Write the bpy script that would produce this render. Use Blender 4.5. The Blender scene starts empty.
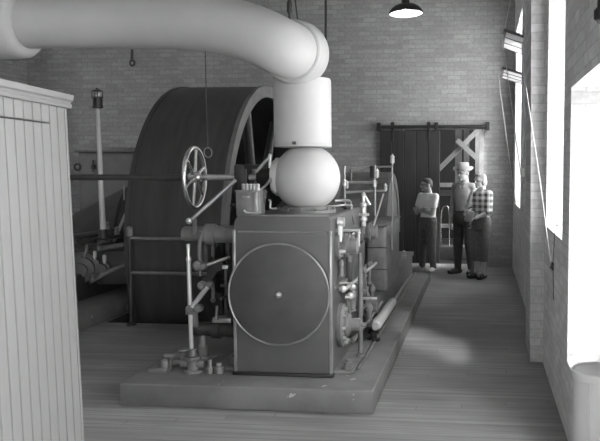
import bpy, bmesh, math, random
from mathutils import Vector, Matrix, Quaternion
random.seed(7)
C = bpy.context.scene.collection
SC = bpy.context.scene
PI = math.pi
# ------------------------------------------------------------------ camera geometry (metres, +Y into the room)
F = 790.0; PSI = math.radians(6.2); TH = math.atan(55 / 790.0)
PXX = 480 - F * math.tan(PSI) / math.cos(TH); PYY = 220.5; CZ = 1.69
RT = Vector((math.cos(PSI), math.sin(PSI), 0))
FW = Vector((-math.sin(PSI) * math.cos(TH), math.cos(PSI) * math.cos(TH), -math.sin(TH)))
UP = Vector((-math.sin(PSI) * math.sin(TH), math.cos(PSI) * math.sin(TH), math.cos(TH)))
EYE = Vector((0, 0, CZ))
def ray(u, v): return FW + RT * ((u - PXX) / F) - UP * ((v - PYY) / F)
def P(u, v, Y):                      # measured photo point at depth Y
    r = ray(u, v); return EYE + r * (Y / r.y)
def onZ(u, v, Z):
    r = ray(u, v); return EYE + r * ((Z - CZ) / r.z)
def onX(u, v, X):
    r = ray(u, v); return EYE + r * (X / r.x)
def V(*a): return Vector(a)

cam_d = bpy.data.cameras.new('camera'); cam = bpy.data.objects.new('camera', cam_d); C.objects.link(cam)
cam.location = EYE; cam.rotation_euler = (PI / 2 - TH, 0, PSI)
cam_d.sensor_fit = 'HORIZONTAL'; cam_d.sensor_width = 36; cam_d.lens = 36 * F / 600
cam_d.shift_x = (300 - PXX) / 600; cam_d.shift_y = (PYY - 220.5) / 600
cam_d.clip_start = 0.05
SC.camera = cam

# ------------------------------------------------------------------ materials (all procedural)
def nodes(name):
    m = bpy.data.materials.new(name); m.use_nodes = True
    nt = m.node_tree; b = nt.nodes['Principled BSDF']
    return m, nt, b
def g(v): return (v, v, v, 1)
def ramp(nt, fac, a, b, lo=0.3, hi=0.7):
    r = nt.nodes.new('ShaderNodeValToRGB'); e = r.color_ramp.elements
    e[0].position = lo; e[1].position = hi; e[0].color = g(a); e[1].color = g(b)
    nt.links.new(fac, r.inputs[0]); return r.outputs[0]
def noise(nt, vec, scale, detail=4, rough=.55):
    n = nt.nodes.new('ShaderNodeTexNoise'); n.inputs['Scale'].default_value = scale
    n.inputs['Detail'].default_value = detail; n.inputs['Roughness'].default_value = rough
    nt.links.new(vec, n.inputs['Vector']); return n.outputs[0]
def mul(nt, a, b, f=1.0):
    m = nt.nodes.new('ShaderNodeMix'); m.data_type = 'RGBA'; m.blend_type = 'MULTIPLY'; m.inputs[0].default_value = f
    nt.links.new(a, m.inputs[6]); nt.links.new(b, m.inputs[7]); return m.outputs[2]
def bump(nt, b, h, strength, dist):
    n = nt.nodes.new('ShaderNodeBump'); n.inputs['Strength'].default_value = strength; n.inputs['Distance'].default_value = dist
    nt.links.new(h, n.inputs['Height']); nt.links.new(n.outputs[0], b.inputs['Normal'])
def pos(nt, scale=(1, 1, 1)):
    ge = nt.nodes.new('ShaderNodeTexCoord'); mp = nt.nodes.new('ShaderNodeMapping'); mp.inputs['Scale'].default_value = scale
    nt.links.new(ge.outputs['Object'], mp.inputs[0]); return mp.outputs[0]
def paint(name, v, rough=.5, metal=0., var=.25, scale=6., bmp=.0, stretch=(1, 1, 1), coat=0.):
    m, nt, b = nodes(name); vec = pos(nt, stretch)
    n = noise(nt, vec, scale)
    nt.links.new(ramp(nt, n, v * (1 - var), v * (1 + var)), b.inputs['Base Color'])
    b.inputs['Roughness'].default_value = rough; b.inputs['Metallic'].default_value = metal
    b.inputs['Coat Weight'].default_value = coat
    if bmp: bump(nt, b, noise(nt, vec, scale * 8, 3), bmp, .01)
    return m
def brick(name, v, mortar, axes, row=.074, wid=.215, bmp=.6, off=0):
    m, nt, b = nodes(name)
    ge = nt.nodes.new('ShaderNodeTexCoord'); sp = nt.nodes.new('ShaderNodeSeparateXYZ'); cb = nt.nodes.new('ShaderNodeCombineXYZ')
    nt.links.new(ge.outputs['Object'], sp.inputs[0])
    nt.links.new(sp.outputs[axes[0]], cb.inputs[0]); nt.links.new(sp.outputs[axes[1]], cb.inputs[1])
    wob = noise(nt, cb.outputs[0], 5, 2)
    ad = nt.nodes.new('ShaderNodeVectorMath'); ad.operation = 'MULTIPLY_ADD'; ad.inputs[1].default_value = (.012, .016, 0)
    nwn = nt.nodes.new('ShaderNodeTexNoise'); nwn.inputs['Scale'].default_value = 9; nt.links.new(cb.outputs[0], nwn.inputs['Vector'])
    nt.links.new(nwn.outputs['Color'], ad.inputs[0]); nt.links.new(cb.outputs[0], ad.inputs[2])
    t = nt.nodes.new('ShaderNodeTexBrick'); t.inputs['Scale'].default_value = 1
    t.inputs['Color1'].default_value = g(v * .88); t.inputs['Color2'].default_value = g(v * 1.12); t.inputs['Mortar'].default_value = g(mortar)
    t.inputs['Mortar Size'].default_value = .007; t.inputs['Mortar Smooth'].default_value = .6
    t.inputs['Brick Width'].default_value = wid; t.inputs['Row Height'].default_value = row
    nt.links.new(ad.outputs[0], t.inputs['Vector'])
    big = ramp(nt, noise(nt, cb.outputs[0], .9, 5, .65), .82, 1.12, .3, .7)
    fine = ramp(nt, noise(nt, cb.outputs[0], 22, 3), .86, 1.1, .3, .7)
    nt.links.new(mul(nt, mul(nt, t.outputs[0], big), fine), b.inputs['Base Color'])
    b.inputs['Roughness'].default_value = .75
    ru = nt.nodes.new('ShaderNodeMath'); ru.operation = 'MULTIPLY_ADD'; ru.inputs[1].default_value = -.45
    nt.links.new(noise(nt, cb.outputs[0], 30, 4, .7), ru.inputs[0]); nt.links.new(t.outputs[1], ru.inputs[2])
    bump(nt, b, ru.outputs[0], -bmp, .010)
    return m
def floor_mat():
    m, nt, b = nodes('worn_floor_boards')
    ge = nt.nodes.new('ShaderNodeTexCoord')
    t = nt.nodes.new('ShaderNodeTexBrick'); t.inputs['Scale'].default_value = 1
    t.inputs['Color1'].default_value = g(.88); t.inputs['Color2'].default_value = g(1.1); t.inputs['Mortar'].default_value = g(.6)
    t.inputs['Mortar Size'].default_value = .0035; t.inputs['Brick Width'].default_value = 3.1; t.inputs['Row Height'].default_value = .085
    sp = nt.nodes.new('ShaderNodeSeparateXYZ'); nt.links.new(ge.outputs['Object'], sp.inputs[0])
    def mth(op, a, bv):
        n = nt.nodes.new('ShaderNodeMath'); n.operation = op; nt.links.new(a, n.inputs[0])
        if isinstance(bv, float): n.inputs[1].default_value = bv
        elif bv is not None: nt.links.new(bv, n.inputs[1])
        return n.outputs[0]
    row = mth('FLOOR', mth('DIVIDE', sp.outputs[1], .085), None)
    cb = nt.nodes.new('ShaderNodeCombineXYZ'); nt.links.new(mth('ADD', sp.outputs[0], mth('MULTIPLY', row, 1.237)), cb.inputs[0]); nt.links.new(sp.outputs[1], cb.inputs[1])
    nt.links.new(cb.outputs[0], t.inputs['Vector'])
    mp = nt.nodes.new('ShaderNodeMapping'); mp.inputs['Scale'].default_value = (.5, 9, 1); nt.links.new(ge.outputs['Object'], mp.inputs[0])
    st = ramp(nt, noise(nt, mp.outputs[0], 2.2, 6, .65), .74, 1.24, .3, .7)
    bl = ramp(nt, noise(nt, ge.outputs['Object'], .7, 3), .72, 1.22, .3, .7)
    base = nt.nodes.new('ShaderNodeRGB'); base.outputs[0].default_value = g(FLOOR_V)
    nt.links.new(mul(nt, mul(nt, mul(nt, base.outputs[0], t.outputs[0]), st), bl), b.inputs['Base Color'])
    b.inputs['Roughness'].default_value = .5; b.inputs['Specular IOR Level'].default_value = .35
    bump(nt, b, t.outputs[1], -.3, .004)
    return m
FLOOR_V = .235
M = {}
M['floor'] = floor_mat()
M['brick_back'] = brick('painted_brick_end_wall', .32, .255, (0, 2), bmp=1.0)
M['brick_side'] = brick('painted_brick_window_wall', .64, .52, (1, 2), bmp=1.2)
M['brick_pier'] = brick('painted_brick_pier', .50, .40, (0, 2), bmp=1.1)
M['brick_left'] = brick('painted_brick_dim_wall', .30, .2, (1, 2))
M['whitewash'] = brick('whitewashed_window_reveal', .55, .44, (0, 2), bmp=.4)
M['ceiling'] = paint('ceiling_boards', .4, .8)
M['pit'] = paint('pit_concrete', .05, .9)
def chipped():
    m, nt, b = nodes('painted_concrete'); vec = pos(nt)
    base = ramp(nt, noise(nt, vec, 3), .11, .17); ch = nt.nodes.new('ShaderNodeTexNoise'); ch.inputs['Scale'].default_value = 7; ch.inputs['Detail'].default_value = 3; nt.links.new(vec, ch.inputs['Vector'])
    r = nt.nodes.new('ShaderNodeValToRGB'); r.color_ramp.elements[0].position = .69; r.color_ramp.elements[1].position = .70; nt.links.new(ch.outputs[0], r.inputs[0])
    mx = nt.nodes.new('ShaderNodeMix'); mx.data_type = 'RGBA'; mx.inputs[7].default_value = g(.33); nt.links.new(r.outputs[0], mx.inputs[0]); nt.links.new(base, mx.inputs[6]); nt.links.new(mx.outputs[2], b.inputs['Base Color'])
    b.inputs['Roughness'].default_value = .6; bump(nt, b, noise(nt, vec, 24, 3), .15, .01); return m
M['plinth'] = chipped()
M['lagging'] = paint('white_pipe_lagging', .42, .65, var=.05, scale=3, bmp=.08)
M['lagging2'] = paint('white_canvas_lagging', .47, .6, var=.04, scale=4, bmp=.05)
M['block'] = paint('grey_engine_enamel', .08, .33, var=.12, scale=5, coat=.15)
M['disc'] = paint('dull_cover_plate', .052, .42, var=.22, scale=7)
M['edge'] = paint('worn_bright_edge', .3, .3, metal=.5, var=.2)
M['iron'] = paint('dark_cast_iron', .034, .45, var=.3, scale=9)
M['iron2'] = paint('grey_machine_paint', .165, .42, var=.25, scale=9)
M['black'] = paint('black_iron', .016, .5, var=.3)
M['drum'] = paint('black_drum_paint', .048, .42, var=.3, scale=2, stretch=(6, 1, 1))
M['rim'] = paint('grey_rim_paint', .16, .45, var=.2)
M['steel'] = paint('polished_steel', .55, .25, metal=.85, var=.12)
M['nickel'] = paint('bright_turned_metal', .62, .32, metal=.5, var=.1)
M['pale'] = paint('pale_enamel', .45, .45, var=.06)
M['cab'] = paint('pale_painted_boards', .195, .5, var=.07, scale=5, stretch=(1, 1, .1))
M['cabseam'] = paint('dark_board_gap', .05, .8)
M['door'] = paint('dark_door_planks', .028, .6, var=.35, scale=5, stretch=(4, 1, .3))
M['wood'] = paint('weathered_timber', .3, .75, var=.25, scale=4)
M['wood2'] = paint('grey_timber', .13, .8, var=.25, scale=4)
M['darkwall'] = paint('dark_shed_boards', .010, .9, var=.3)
M['bin'] = paint('dull_grey_board', .14, .6, var=.1)
M['sash'] = paint('white_sash_paint', .65, .5, var=.06)
M['cordw'] = paint('cotton_cord', .5, .8)
M['cordd'] = paint('dark_wire', .03, .6)
M['skin'] = paint('skin', .40, .5, var=.05)
M['skin_dark'] = paint('tanned_skin', .34, .5, var=.05)
M['hair_fair'] = paint('fair_hair', .25, .6, var=.35, scale=40)
M['hair_brown'] = paint('brown_hair', .10, .6, var=.35, scale=40)
M['tee'] = paint('white_cotton', .85, .8, var=.05)
M['jeans'] = paint('blue_denim', .10, .85, var=.25, scale=25)
M['jeans_dark'] = paint('dark_denim', .05, .85, var=.25, scale=25)
M['shirt'] = paint('grey_work_shirt', .27, .8, var=.12, scale=14)
M['felt'] = paint('pale_felt', .33, .85, var=.08)
M['felt_band'] = paint('hat_band', .14, .8)
M['shoe_tan'] = paint('canvas_shoe', .36, .7)
M['shoe_dark'] = paint('dark_leather', .025, .5)
M['bag'] = paint('straw_bag', .2, .7, var=.2, scale=40)
def plaid():
    m, nt, b = nodes('plaid_cotton'); vec = pos(nt)
    sp = nt.nodes.new('ShaderNodeSeparateXYZ'); nt.links.new(vec, sp.inputs[0])
    outs = []
    for ax in (0, 2):
        ma = nt.nodes.new('ShaderNodeMath'); ma.operation = 'MULTIPLY'; ma.inputs[1].default_value = 2 * PI / .085
        nt.links.new(sp.outputs[ax], ma.inputs[0])
        si = nt.nodes.new('ShaderNodeMath'); si.operation = 'SINE'; nt.links.new(ma.outputs[0], si.inputs[0])
        md = nt.nodes.new('ShaderNodeMapRange'); md.inputs[1].default_value = -.25; md.inputs[2].default_value = .25
        nt.links.new(si.outputs[0], md.inputs[0]); outs.append(md.outputs[0])
    ad = nt.nodes.new('ShaderNodeMath'); ad.operation = 'ADD'; nt.links.new(outs[0], ad.inputs[0]); nt.links.new(outs[1], ad.inputs[1])
    hf = nt.nodes.new('ShaderNodeMath'); hf.operation = 'MULTIPLY'; hf.inputs[1].default_value = .5; nt.links.new(ad.outputs[0], hf.inputs[0])
    r = nt.nodes.new('ShaderNodeValToRGB'); e = r.color_ramp.elements; e[0].color = g(.09); e[1].color = g(.62); e[0].position = .05; e[1].position = .95
    nt.links.new(hf.outputs[0], r.inputs[0]); nt.links.new(r.outputs[0], b.inputs['Base Color']); b.inputs['Roughness'].default_value = .85
    return m
M['plaid'] = plaid()
def glass():
    m = bpy.data.materials.new('window_glass'); m.use_nodes = True; nt = m.node_tree; nt.nodes.clear()
    o = nt.nodes.new('ShaderNodeOutputMaterial'); mx = nt.nodes.new('ShaderNodeMixShader'); tr = nt.nodes.new('ShaderNodeBsdfTransparent')
    gl = nt.nodes.new('ShaderNodeBsdfGlossy'); gl.inputs['Roughness'].default_value = .05
    mx.inputs[0].default_value = .07; tr.inputs[0].default_value = g(.95)
    nt.links.new(tr.outputs[0], mx.inputs[1]); nt.links.new(gl.outputs[0], mx.inputs[2]); nt.links.new(mx.outputs[0], o.inputs[0])
    return m
M['glass'] = glass()
def frosted():  # made-up diffusing glass that weakens and softens the sun
    m = bpy.data.materials.new('sun_diffusing_glass'); m.use_nodes = True; nt = m.node_tree; nt.nodes.clear()
    o = nt.nodes.new('ShaderNodeOutputMaterial'); mx = nt.nodes.new('ShaderNodeMixShader'); tr = nt.nodes.new('ShaderNodeBsdfTranslucent'); tr.inputs[0].default_value = g(.85)
    df = nt.nodes.new('ShaderNodeBsdfDiffuse'); df.inputs[0].default_value = g(.8); mx.inputs[0].default_value = .25
    nt.links.new(tr.outputs[0], mx.inputs[1]); nt.links.new(df.outputs[0], mx.inputs[2])
    m2 = nt.nodes.new('ShaderNodeMixShader'); cl = nt.nodes.new('ShaderNodeBsdfTransparent'); m2.inputs[0].default_value = .35
    nt.links.new(mx.outputs[0], m2.inputs[1]); nt.links.new(cl.outputs[0], m2.inputs[2]); nt.links.new(m2.outputs[0], o.inputs[0]); return m
M['frosted'] = frosted()
def emis(name, s):
    m, nt, b = nodes(name); b.inputs['Base Color'].default_value = g(.9)
    b.inputs['Emission Color'].default_value = g(1); b.inputs['Emission Strength'].default_value = s; return m
M['bulb'] = emis('lit_bulb', 14.)
M['enamel'] = paint('white_enamel', .85, .3, var=.02)

# ------------------------------------------------------------------ mesh helpers
ORG = {}
def obj(name, bm, mat, parent=None, smooth=.6, loc=None):
    me = bpy.data.meshes.new(name)
    org = ORG.get(parent.name, V(0, 0, 0)) if parent else (loc if loc is not None else V(0, 0, 0))
    bmesh.ops.recalc_face_normals(bm, faces=bm.faces)
    if org.length: bmesh.ops.translate(bm, verts=bm.verts, vec=-org)
    bm.to_mesh(me); bm.free()
    for m in (mat if isinstance(mat, (list, tuple)) else [mat]): me.materials.append(m)
    me.shade_smooth(); me.set_sharp_from_angle(angle=smooth)
    o = bpy.data.objects.new(name, me); C.objects.link(o)
    if parent: o.parent = parent
    elif loc is not None: o.location = loc
    ORG[o.name] = org
    return o
def thing(name, loc, label, cat, group=None):
    o = bpy.data.objects.new(name, None); C.objects.link(o); o.location = loc; o.empty_display_size = .1
    o['label'] = label; o['category'] = cat
    if group: o['group'] = group
    ORG[o.name] = Vector(loc); return o
def tag(o, label, cat, group=None):
    o['label'] = label; o['category'] = cat
    if group: o['group'] = group
    return o
def struct(name, bm, mat, smooth=.6):
    o = obj(name, bm, mat, smooth=smooth); o['kind'] = 'structure'; return o
def BM(): return bmesh.new()
def merge(bm, t):
    me = bpy.data.meshes.new('tmp'); t.to_mesh(me); t.free(); bm.from_mesh(me); bpy.data.meshes.remove(me); return bm
def box(bm, a, b, bev=0., seg=2, mat=0, rot=None, piv=None):
    t = bmesh.new(); bmesh.ops.create_cube(t, size=1)
    a = Vector(a); b = Vector(b); s = b - a; c = (a + b) / 2
    bmesh.ops.scale(t, vec=(abs(s.x), abs(s.y), abs(s.z)), verts=t.verts); bmesh.ops.translate(t, vec=c, verts=t.verts)
    if bev: bmesh.ops.bevel(t, geom=t.edges[:], offset=bev, segments=seg, affect='EDGES', profile=.5)
    if rot is not None: bmesh.ops.rotate(t, cent=piv if piv is not None else c, matrix=rot, verts=t.verts)
    for f in t.faces: f.material_index = mat
    return merge(bm, t)
def frame_of(d):
    d = d.normalized(); a = V(0, 0, 1) if abs(d.z) < .9 else V(1, 0, 0)
    x = a.cross(d).normalized(); return x, d.cross(x)
def lathe(bm, p, d, prof, n=24, mat=0, caps=True):        # prof: (along, radius)
    x, y = frame_of(Vector(d)); d = Vector(d).normalized(); p = Vector(p); rings = []
    for (h, r) in prof:
        if r < 1e-5: rings.append([bm.verts.new(p + d * h)])
        else: rings.append([bm.verts.new(p + d * h + (x * math.cos(2 * PI * k / n) + y * math.sin(2 * PI * k / n)) * r) for k in range(n)])
    for A, B in zip(rings, rings[1:]):
        for k in range(n):
            l = (k + 1) % n
            if len(A) == 1 and len(B) == 1: continue
            if len(A) == 1: f = bm.faces.new((A[0], B[l], B[k]))
            elif len(B) == 1: f = bm.faces.new((A[k], A[l], B[0]))
            else: f = bm.faces.new((A[k], A[l], B[l], B[k]))
            f.material_index = mat
    if caps:
        for R in (rings[0], rings[-1]):
            if len(R) > 2: bm.faces.new(R).material_index = mat
    return bm
def rod(bm, p, q, r, r2=None, n=14, mat=0):
    p = Vector(p); q = Vector(q); return lathe(bm, p, q - p, [(0, r), ((q - p).length, r if r2 is None else r2)], n, mat)
def ball(bm, c, r, sc=(1, 1, 1), u=16, v=10):
    t = bmesh.new(); bmesh.ops.create_uvsphere(t, u_segments=u, v_segments=v, radius=r)
    bmesh.ops.scale(t, vec=sc, verts=t.verts); bmesh.ops.translate(t, vec=c, verts=t.verts); return merge(bm, t)
def tube(bm, pts, r, n=14, closed=False, mat=0):
    pts = [Vector(p) for p in pts]; N = len(pts)
    rs = r if isinstance(r, (list, tuple)) else [r] * N
    tan = []
    for i in range(N):
        a = pts[i - 1] if (i or closed) else pts[0]; b = pts[(i + 1) % N] if (i < N - 1 or closed) else pts[-1]
        tan.append((b - a).normalized())
    x, _ = frame_of(tan[0]); rings = []
    for i in range(N):
        x = (x - tan[i] * x.dot(tan[i])).normalized(); y = tan[i].cross(x)
        rings.append([bm.verts.new(pts[i] + (x * math.cos(2 * PI * k / n) + y * math.sin(2 * PI * k / n)) * rs[i]) for k in range(n)])
    pairs = list(zip(rings, rings[1:])) + ([(rings[-1], rings[0])] if closed else [])
    for A, B in pairs:
        for k in range(n): bm.faces.new((A[k], A[(k + 1) % n], B[(k + 1) % n], B[k])).material_index = mat
    if not closed:
        bm.faces.new(rings[0]); bm.faces.new(rings[-1])
    return bm
def spline(pts, k=8):
    pts = [Vector(p) for p in pts]; out = []
    for i in range(len(pts) - 1):
        p0 = pts[max(i - 1, 0)]; p1 = pts[i]; p2 = pts[i + 1]; p3 = pts[min(i + 2, len(pts) - 1)]
        for j in range(k):
            t = j / k
            out.append(.5 * ((2 * p1) + (p2 - p0) * t + (2 * p0 - 5 * p1 + 4 * p2 - p3) * t * t + (3 * p1 - p0 - 3 * p2 + p3) * t ** 3))
    out.append(pts[-1]); return out
def circ(c, ax, r, n=32, a0=0, a1=2 * PI, end=False):
    x, y = frame_of(Vector(ax)); return [Vector(c) + (x * math.cos(a0 + (a1 - a0) * k / n) + y * math.sin(a0 + (a1 - a0) * k / n)) * r for k in range(n + (1 if end else 0))]
def prism(bm, pts, d, mat=0):                            # polygon pts extruded by d
    d = Vector(d); A = [bm.verts.new(Vector(p)) for p in pts]; B = [bm.verts.new(Vector(p) + d) for p in pts]
    bm.faces.new(A).material_index = mat; bm.faces.new(B[::-1]).material_index = mat
    for k in range(len(A)):
        l = (k + 1) % len(A); bm.faces.new((A[k], B[k], B[l], A[l])).material_index = mat
    return bm
def torus(bm, c, ax, R, r, n=36, m=10): return tube(bm, circ(c, ax, R, n), r, m, closed=True)
def cells(us, vs, hole, w0, w1, mk, side_mat=1):
    """A slab of cells on a grid; cells where hole(u,v) are left open; mk maps (u,v,w) to a point; faces round the holes get side_mat."""
    bm = BM(); cache = {}
    def vt(u, v, w):
        k = (round(u, 5), round(v, 5), round(w, 5))
        if k not in cache: cache[k] = bm.verts.new(mk(u, v, w))
        return cache[k]
    def solid(i, j): return 0 <= i < len(us) - 1 and 0 <= j < len(vs) - 1 and not hole((us[i] + us[i + 1]) / 2, (vs[j] + vs[j + 1]) / 2)
    inside = lambda i, j: 0 <= i < len(us) - 1 and 0 <= j < len(vs) - 1
    for i in range(len(us) - 1):
        for j in range(len(vs) - 1):
            if not solid(i, j): continue
            u0, u1, v0, v1 = us[i], us[i + 1], vs[j], vs[j + 1]
            for w in (w0, w1): bm.faces.new([vt(u0, v0, w), vt(u1, v0, w), vt(u1, v1, w), vt(u0, v1, w)])
            for (ii, jj, e) in ((i - 1, j, (u0, v0, u0, v1)), (i + 1, j, (u1, v0, u1, v1)), (i, j - 1, (u0, v0, u1, v0)), (i, j + 1, (u0, v1, u1, v1))):
                if not solid(ii, jj):
                    f = bm.faces.new([vt(e[0], e[1], w0), vt(e[2], e[3], w0), vt(e[2], e[3], w1), vt(e[0], e[1], w1)])
                    if inside(ii, jj): f.material_index = side_mat
    return bm

# ------------------------------------------------------------------ the room
WX = .55; WT = .42; BY = 13.2; LX = -7.9; CH = 4.75; Y0 = -2.2
PIT = (-4.0, -2.56, 8.05, 11.75)
bm = cells([LX, PIT[0], PIT[1], WX], [Y0, PIT[2], PIT[3], BY], lambda u, v: PIT[0] < u < PIT[1] and PIT[2] < v < PIT[3], -.15, 0, lambda u, v, w: (u, v, w))
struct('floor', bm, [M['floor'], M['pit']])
bm = BM()
box(bm, (PIT[0], PIT[2], -1.4), (PIT[1], PIT[3], -1.3)); box(bm, (PIT[0] - .1, PIT[2] - .1, -1.3), (PIT[0], PIT[3] + .1, -.15)); box(bm, (PIT[1], PIT[2] - .1, -1.3), (PIT[1] + .1, PIT[3] + .1, -.15))
box(bm, (PIT[0], PIT[2] - .1, -1.3), (PIT[1], PIT[2], -.15)); box(bm, (PIT[0], PIT[3], -1.3), (PIT[1], PIT[3] + .1, -.15))
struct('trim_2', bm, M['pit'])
DOOR = (-1.28, .045, 0, 2.3)
bm = cells([LX - .3, DOOR[0], DOOR[1], WX + WT], [-.15, 0, DOOR[3], CH], lambda u, v: DOOR[0] < u < DOOR[1] and 0 < v < DOOR[3], BY, BY + .35, lambda u, v, w: (u, w, v))
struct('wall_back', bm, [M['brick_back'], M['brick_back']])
WIN = [(-1.2, 2.35, .9, 3.6), (3.45, 4.95, .47, 2.165), (5.36, 6.65, 1.19, 3.12), (10.9, 12.64, 1.1, 3.8)]  # first entry is an unseen window behind the camera, added for daylight
ys = sorted({Y0, BY} | {w[0] for w in WIN} | {w[1] for w in WIN}); zs = sorted({-.15, CH} | {w[2] for w in WIN} | {w[3] for w in WIN})
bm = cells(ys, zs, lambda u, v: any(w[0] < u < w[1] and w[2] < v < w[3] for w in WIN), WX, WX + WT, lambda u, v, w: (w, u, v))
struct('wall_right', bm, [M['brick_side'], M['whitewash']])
LW = (8.9, 11.3, 2.4, 4.2)  # unseen window added to bring daylight to the left of the room
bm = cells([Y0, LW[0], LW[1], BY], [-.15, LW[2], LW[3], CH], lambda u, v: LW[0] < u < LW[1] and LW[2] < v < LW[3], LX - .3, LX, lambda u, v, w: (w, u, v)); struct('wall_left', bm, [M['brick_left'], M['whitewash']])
wn = bpy.data.objects.new('window_5', None); C.objects.link(wn); wn.location = (LX - .2, 10.1, LW[2]); wn['kind'] = 'structure'; ORG[wn.name] = wn.location.copy()
bm = BM()
for y in (LW[0] + .03, 9.7, 10.5, LW[1] - .03): box(bm, (LX - .23, y - .03, LW[2]), (LX - .17, y + .03, LW[3]))
for z in (LW[2] + .03, 3.2, LW[3] - .03): box(bm, (LX - .225, LW[0], z - .03), (LX - .175, LW[1], z + .03))
obj('window_frame', bm, M['sash'], wn)
bm = BM(); box(bm, (LX - .202, LW[0], LW[2]), (LX - .198, LW[1], LW[3])); obj('pane', bm, M['glass'], wn)
bm = BM(); box(bm, (LX - .3, Y0, CH), (WX + WT, BY + .35, CH + .15)); struct('ceiling', bm, M['ceiling'])
bm = cells([LX - .3, -3.0, -.6, WX + WT], [-.15, 0, 2.4, CH], lambda u, v: -3.0 < u < -.6 and 0 < v < 2.4, Y0 - .35, Y0, lambda u, v, w: (u, w, v)); struct('wall_front', bm, [M['brick_back'], M['brick_back']])  # unseen rear wall; its doorway is added to let in daylight
# brick pier between the two far windows
bm = BM(); prism(bm, [(.442, 6.80, 0), (WX, 6.80, 0), (WX, 6.80, CH), (.402, 6.80, CH)], (0, .7, 0)); struct('trim_1', bm, M['brick_pier'])
for k, w in enumerate(WIN):
    wn = bpy.data.objects.new('window_%d' % (k + 1), None); C.objects.link(wn); wn.location = (WX + .30, (w[0] + w[1]) / 2, w[2]); wn['kind'] = 'structure'
    ORG[wn.name] = wn.location.copy()
    x0, x1 = WX + .30, WX + .36
    bm = BM()
    box(bm, (x0, w[0], w[2]), (x1, w[0] + .06, w[3])); box(bm, (x0, w[1] - .06, w[2]), (x1, w[1], w[3])); box(bm, (x0, w[0], w[2]), (x1, w[1], w[2] + .06)); box(bm, (x0, w[0], w[3] - .06), (x1, w[1], w[3]))
    if k < 3:
        zm = (w[2] + w[3]) / 2; box(bm, (x0, w[0], zm - .025), (x1, w[1], zm + .025)); ym = (w[0] + w[1]) / 2; box(bm, (x0 + .01, ym - .015, w[2]), (x1 - .01, ym + .015, w[3]))
    obj('window_frame', bm, M['sash'], wn)
    if k < 3:
        bm = BM(); box(bm, (x0 + .028, w[0] + .05, w[2] + .05), (x0 + .032, w[1] - .05, w[3] - .05)); obj('pane', bm, M['frosted'] if k == 1 else M['glass'], wn)  # diffusing pane added in one window to blur its sun patch
    else:
        bm = BM(); box(bm, (x0 + .028, w[0] + .05, w[2] + .05), (x0 + .032, w[1] - .05, 2.72)); obj('pane', bm, M['frosted'], wn)  # diffusing lower pane added to hold back sun at the far end
        bm = BM(); box(bm, (x0, w[0], 2.70), (x1, w[1], 2.76)); obj('window_rail', bm, M['sash'], wn)
        # two pivoted sashes swung open, seen from below: three panes each
        for (zc, tilt) in ((3.36, .34), (2.965, .30)):
            ya, yb = 10.35 if zc > 3.2 else 11.0, 11.75 if zc > 3.2 else 12.1
            if zc > 3.2: pass
            c = V(.47, (ya + yb) / 2, zc); R = Matrix.Rotation(tilt, 3, 'Y'); hw = .17
            L = (yb - ya)
            fr = BM()
            for s in (0, 1 / 3, 2 / 3, 1):
                y = ya + L * s; box(fr, (c.x - hw, y - .014, zc - .016), (c.x + hw, y + .014, zc + .016), rot=R, piv=c)
            for s in (-1, 1): box(fr, (c.x + s * hw - .02, ya - .02, zc - .02), (c.x + s * hw + .02, yb + .02, zc + .016), rot=R, piv=c)
            so = obj('open_sash', fr, M['wood2'], wn)
            pn = BM()
            for s in range(3): box(pn, (c.x - hw + .015, ya + L * s / 3 + .016, zc - .008), (c.x + hw - .015, ya + L * (s + 1) / 3 - .016, zc + .008), rot=R, piv=c)  # opaque white boards: the glow of lit glass put into the colour
            obj('white_lit_pane', pn, M['sash'], so)
# ------------------------------------------------------------------ sliding door, track, shed beyond
dr = bpy.data.objects.new('door_1', None); C.objects.link(dr); dr.location = (-1.15, BY - .06, 0); dr['kind'] = 'structure'; ORG[dr.name] = dr.location.copy()
bm = BM()
for k in range(5):
    x = -1.66 + k * .2; box(bm, (x + .004, BY - .07, .06), (x + .196, BY - .03, 2.27), .006, 1)
box(bm, (-1.66, BY - .045, .06), (-.66, BY - .028, 2.27))
obj('door_leaf', bm, M['door'], dr)
for z in (.35, 1.2, 2.05):
    bm = BM(); box(bm, (-1.66, BY - .028, z), (-.66, BY - .008, z + .14), .004, 1); obj('door_ledge', bm, M['door'], dr)
for x in (-1.45, -.85):
    bm = BM(); box(bm, (x - .02, BY - .085, 2.1), (x + .02, BY - .07, 2.36), .003, 1); rod(bm, (x, BY - .09, 2.38), (x, BY - .06, 2.38), .035); obj('door_hanger', bm, M['black'], dr)
tk = thing('door_track', (-.78, BY - .075, 2.31), 'long dark sliding door track fixed to the brick above the doorway', 'track')
bm = BM(); box(bm, (-1.70, BY - .10, 2.30), (.14, BY - .05, 2.355), .004, 1); obj('track_bar', bm, M['black'], tk)
for x in (-1.68, -.72, .12):
    bm = BM(); box(bm, (x - .03, BY - .11, 2.27), (x + .03, BY, 2.40), .004, 1); obj('track_bracket', bm, M['black'], tk)
bm = BM(); box(bm, (-.02, BY - .03, .02), (.05, BY + .30, 2.27), .004, 1); struct('trim_3', bm, M['wood'])
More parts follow.
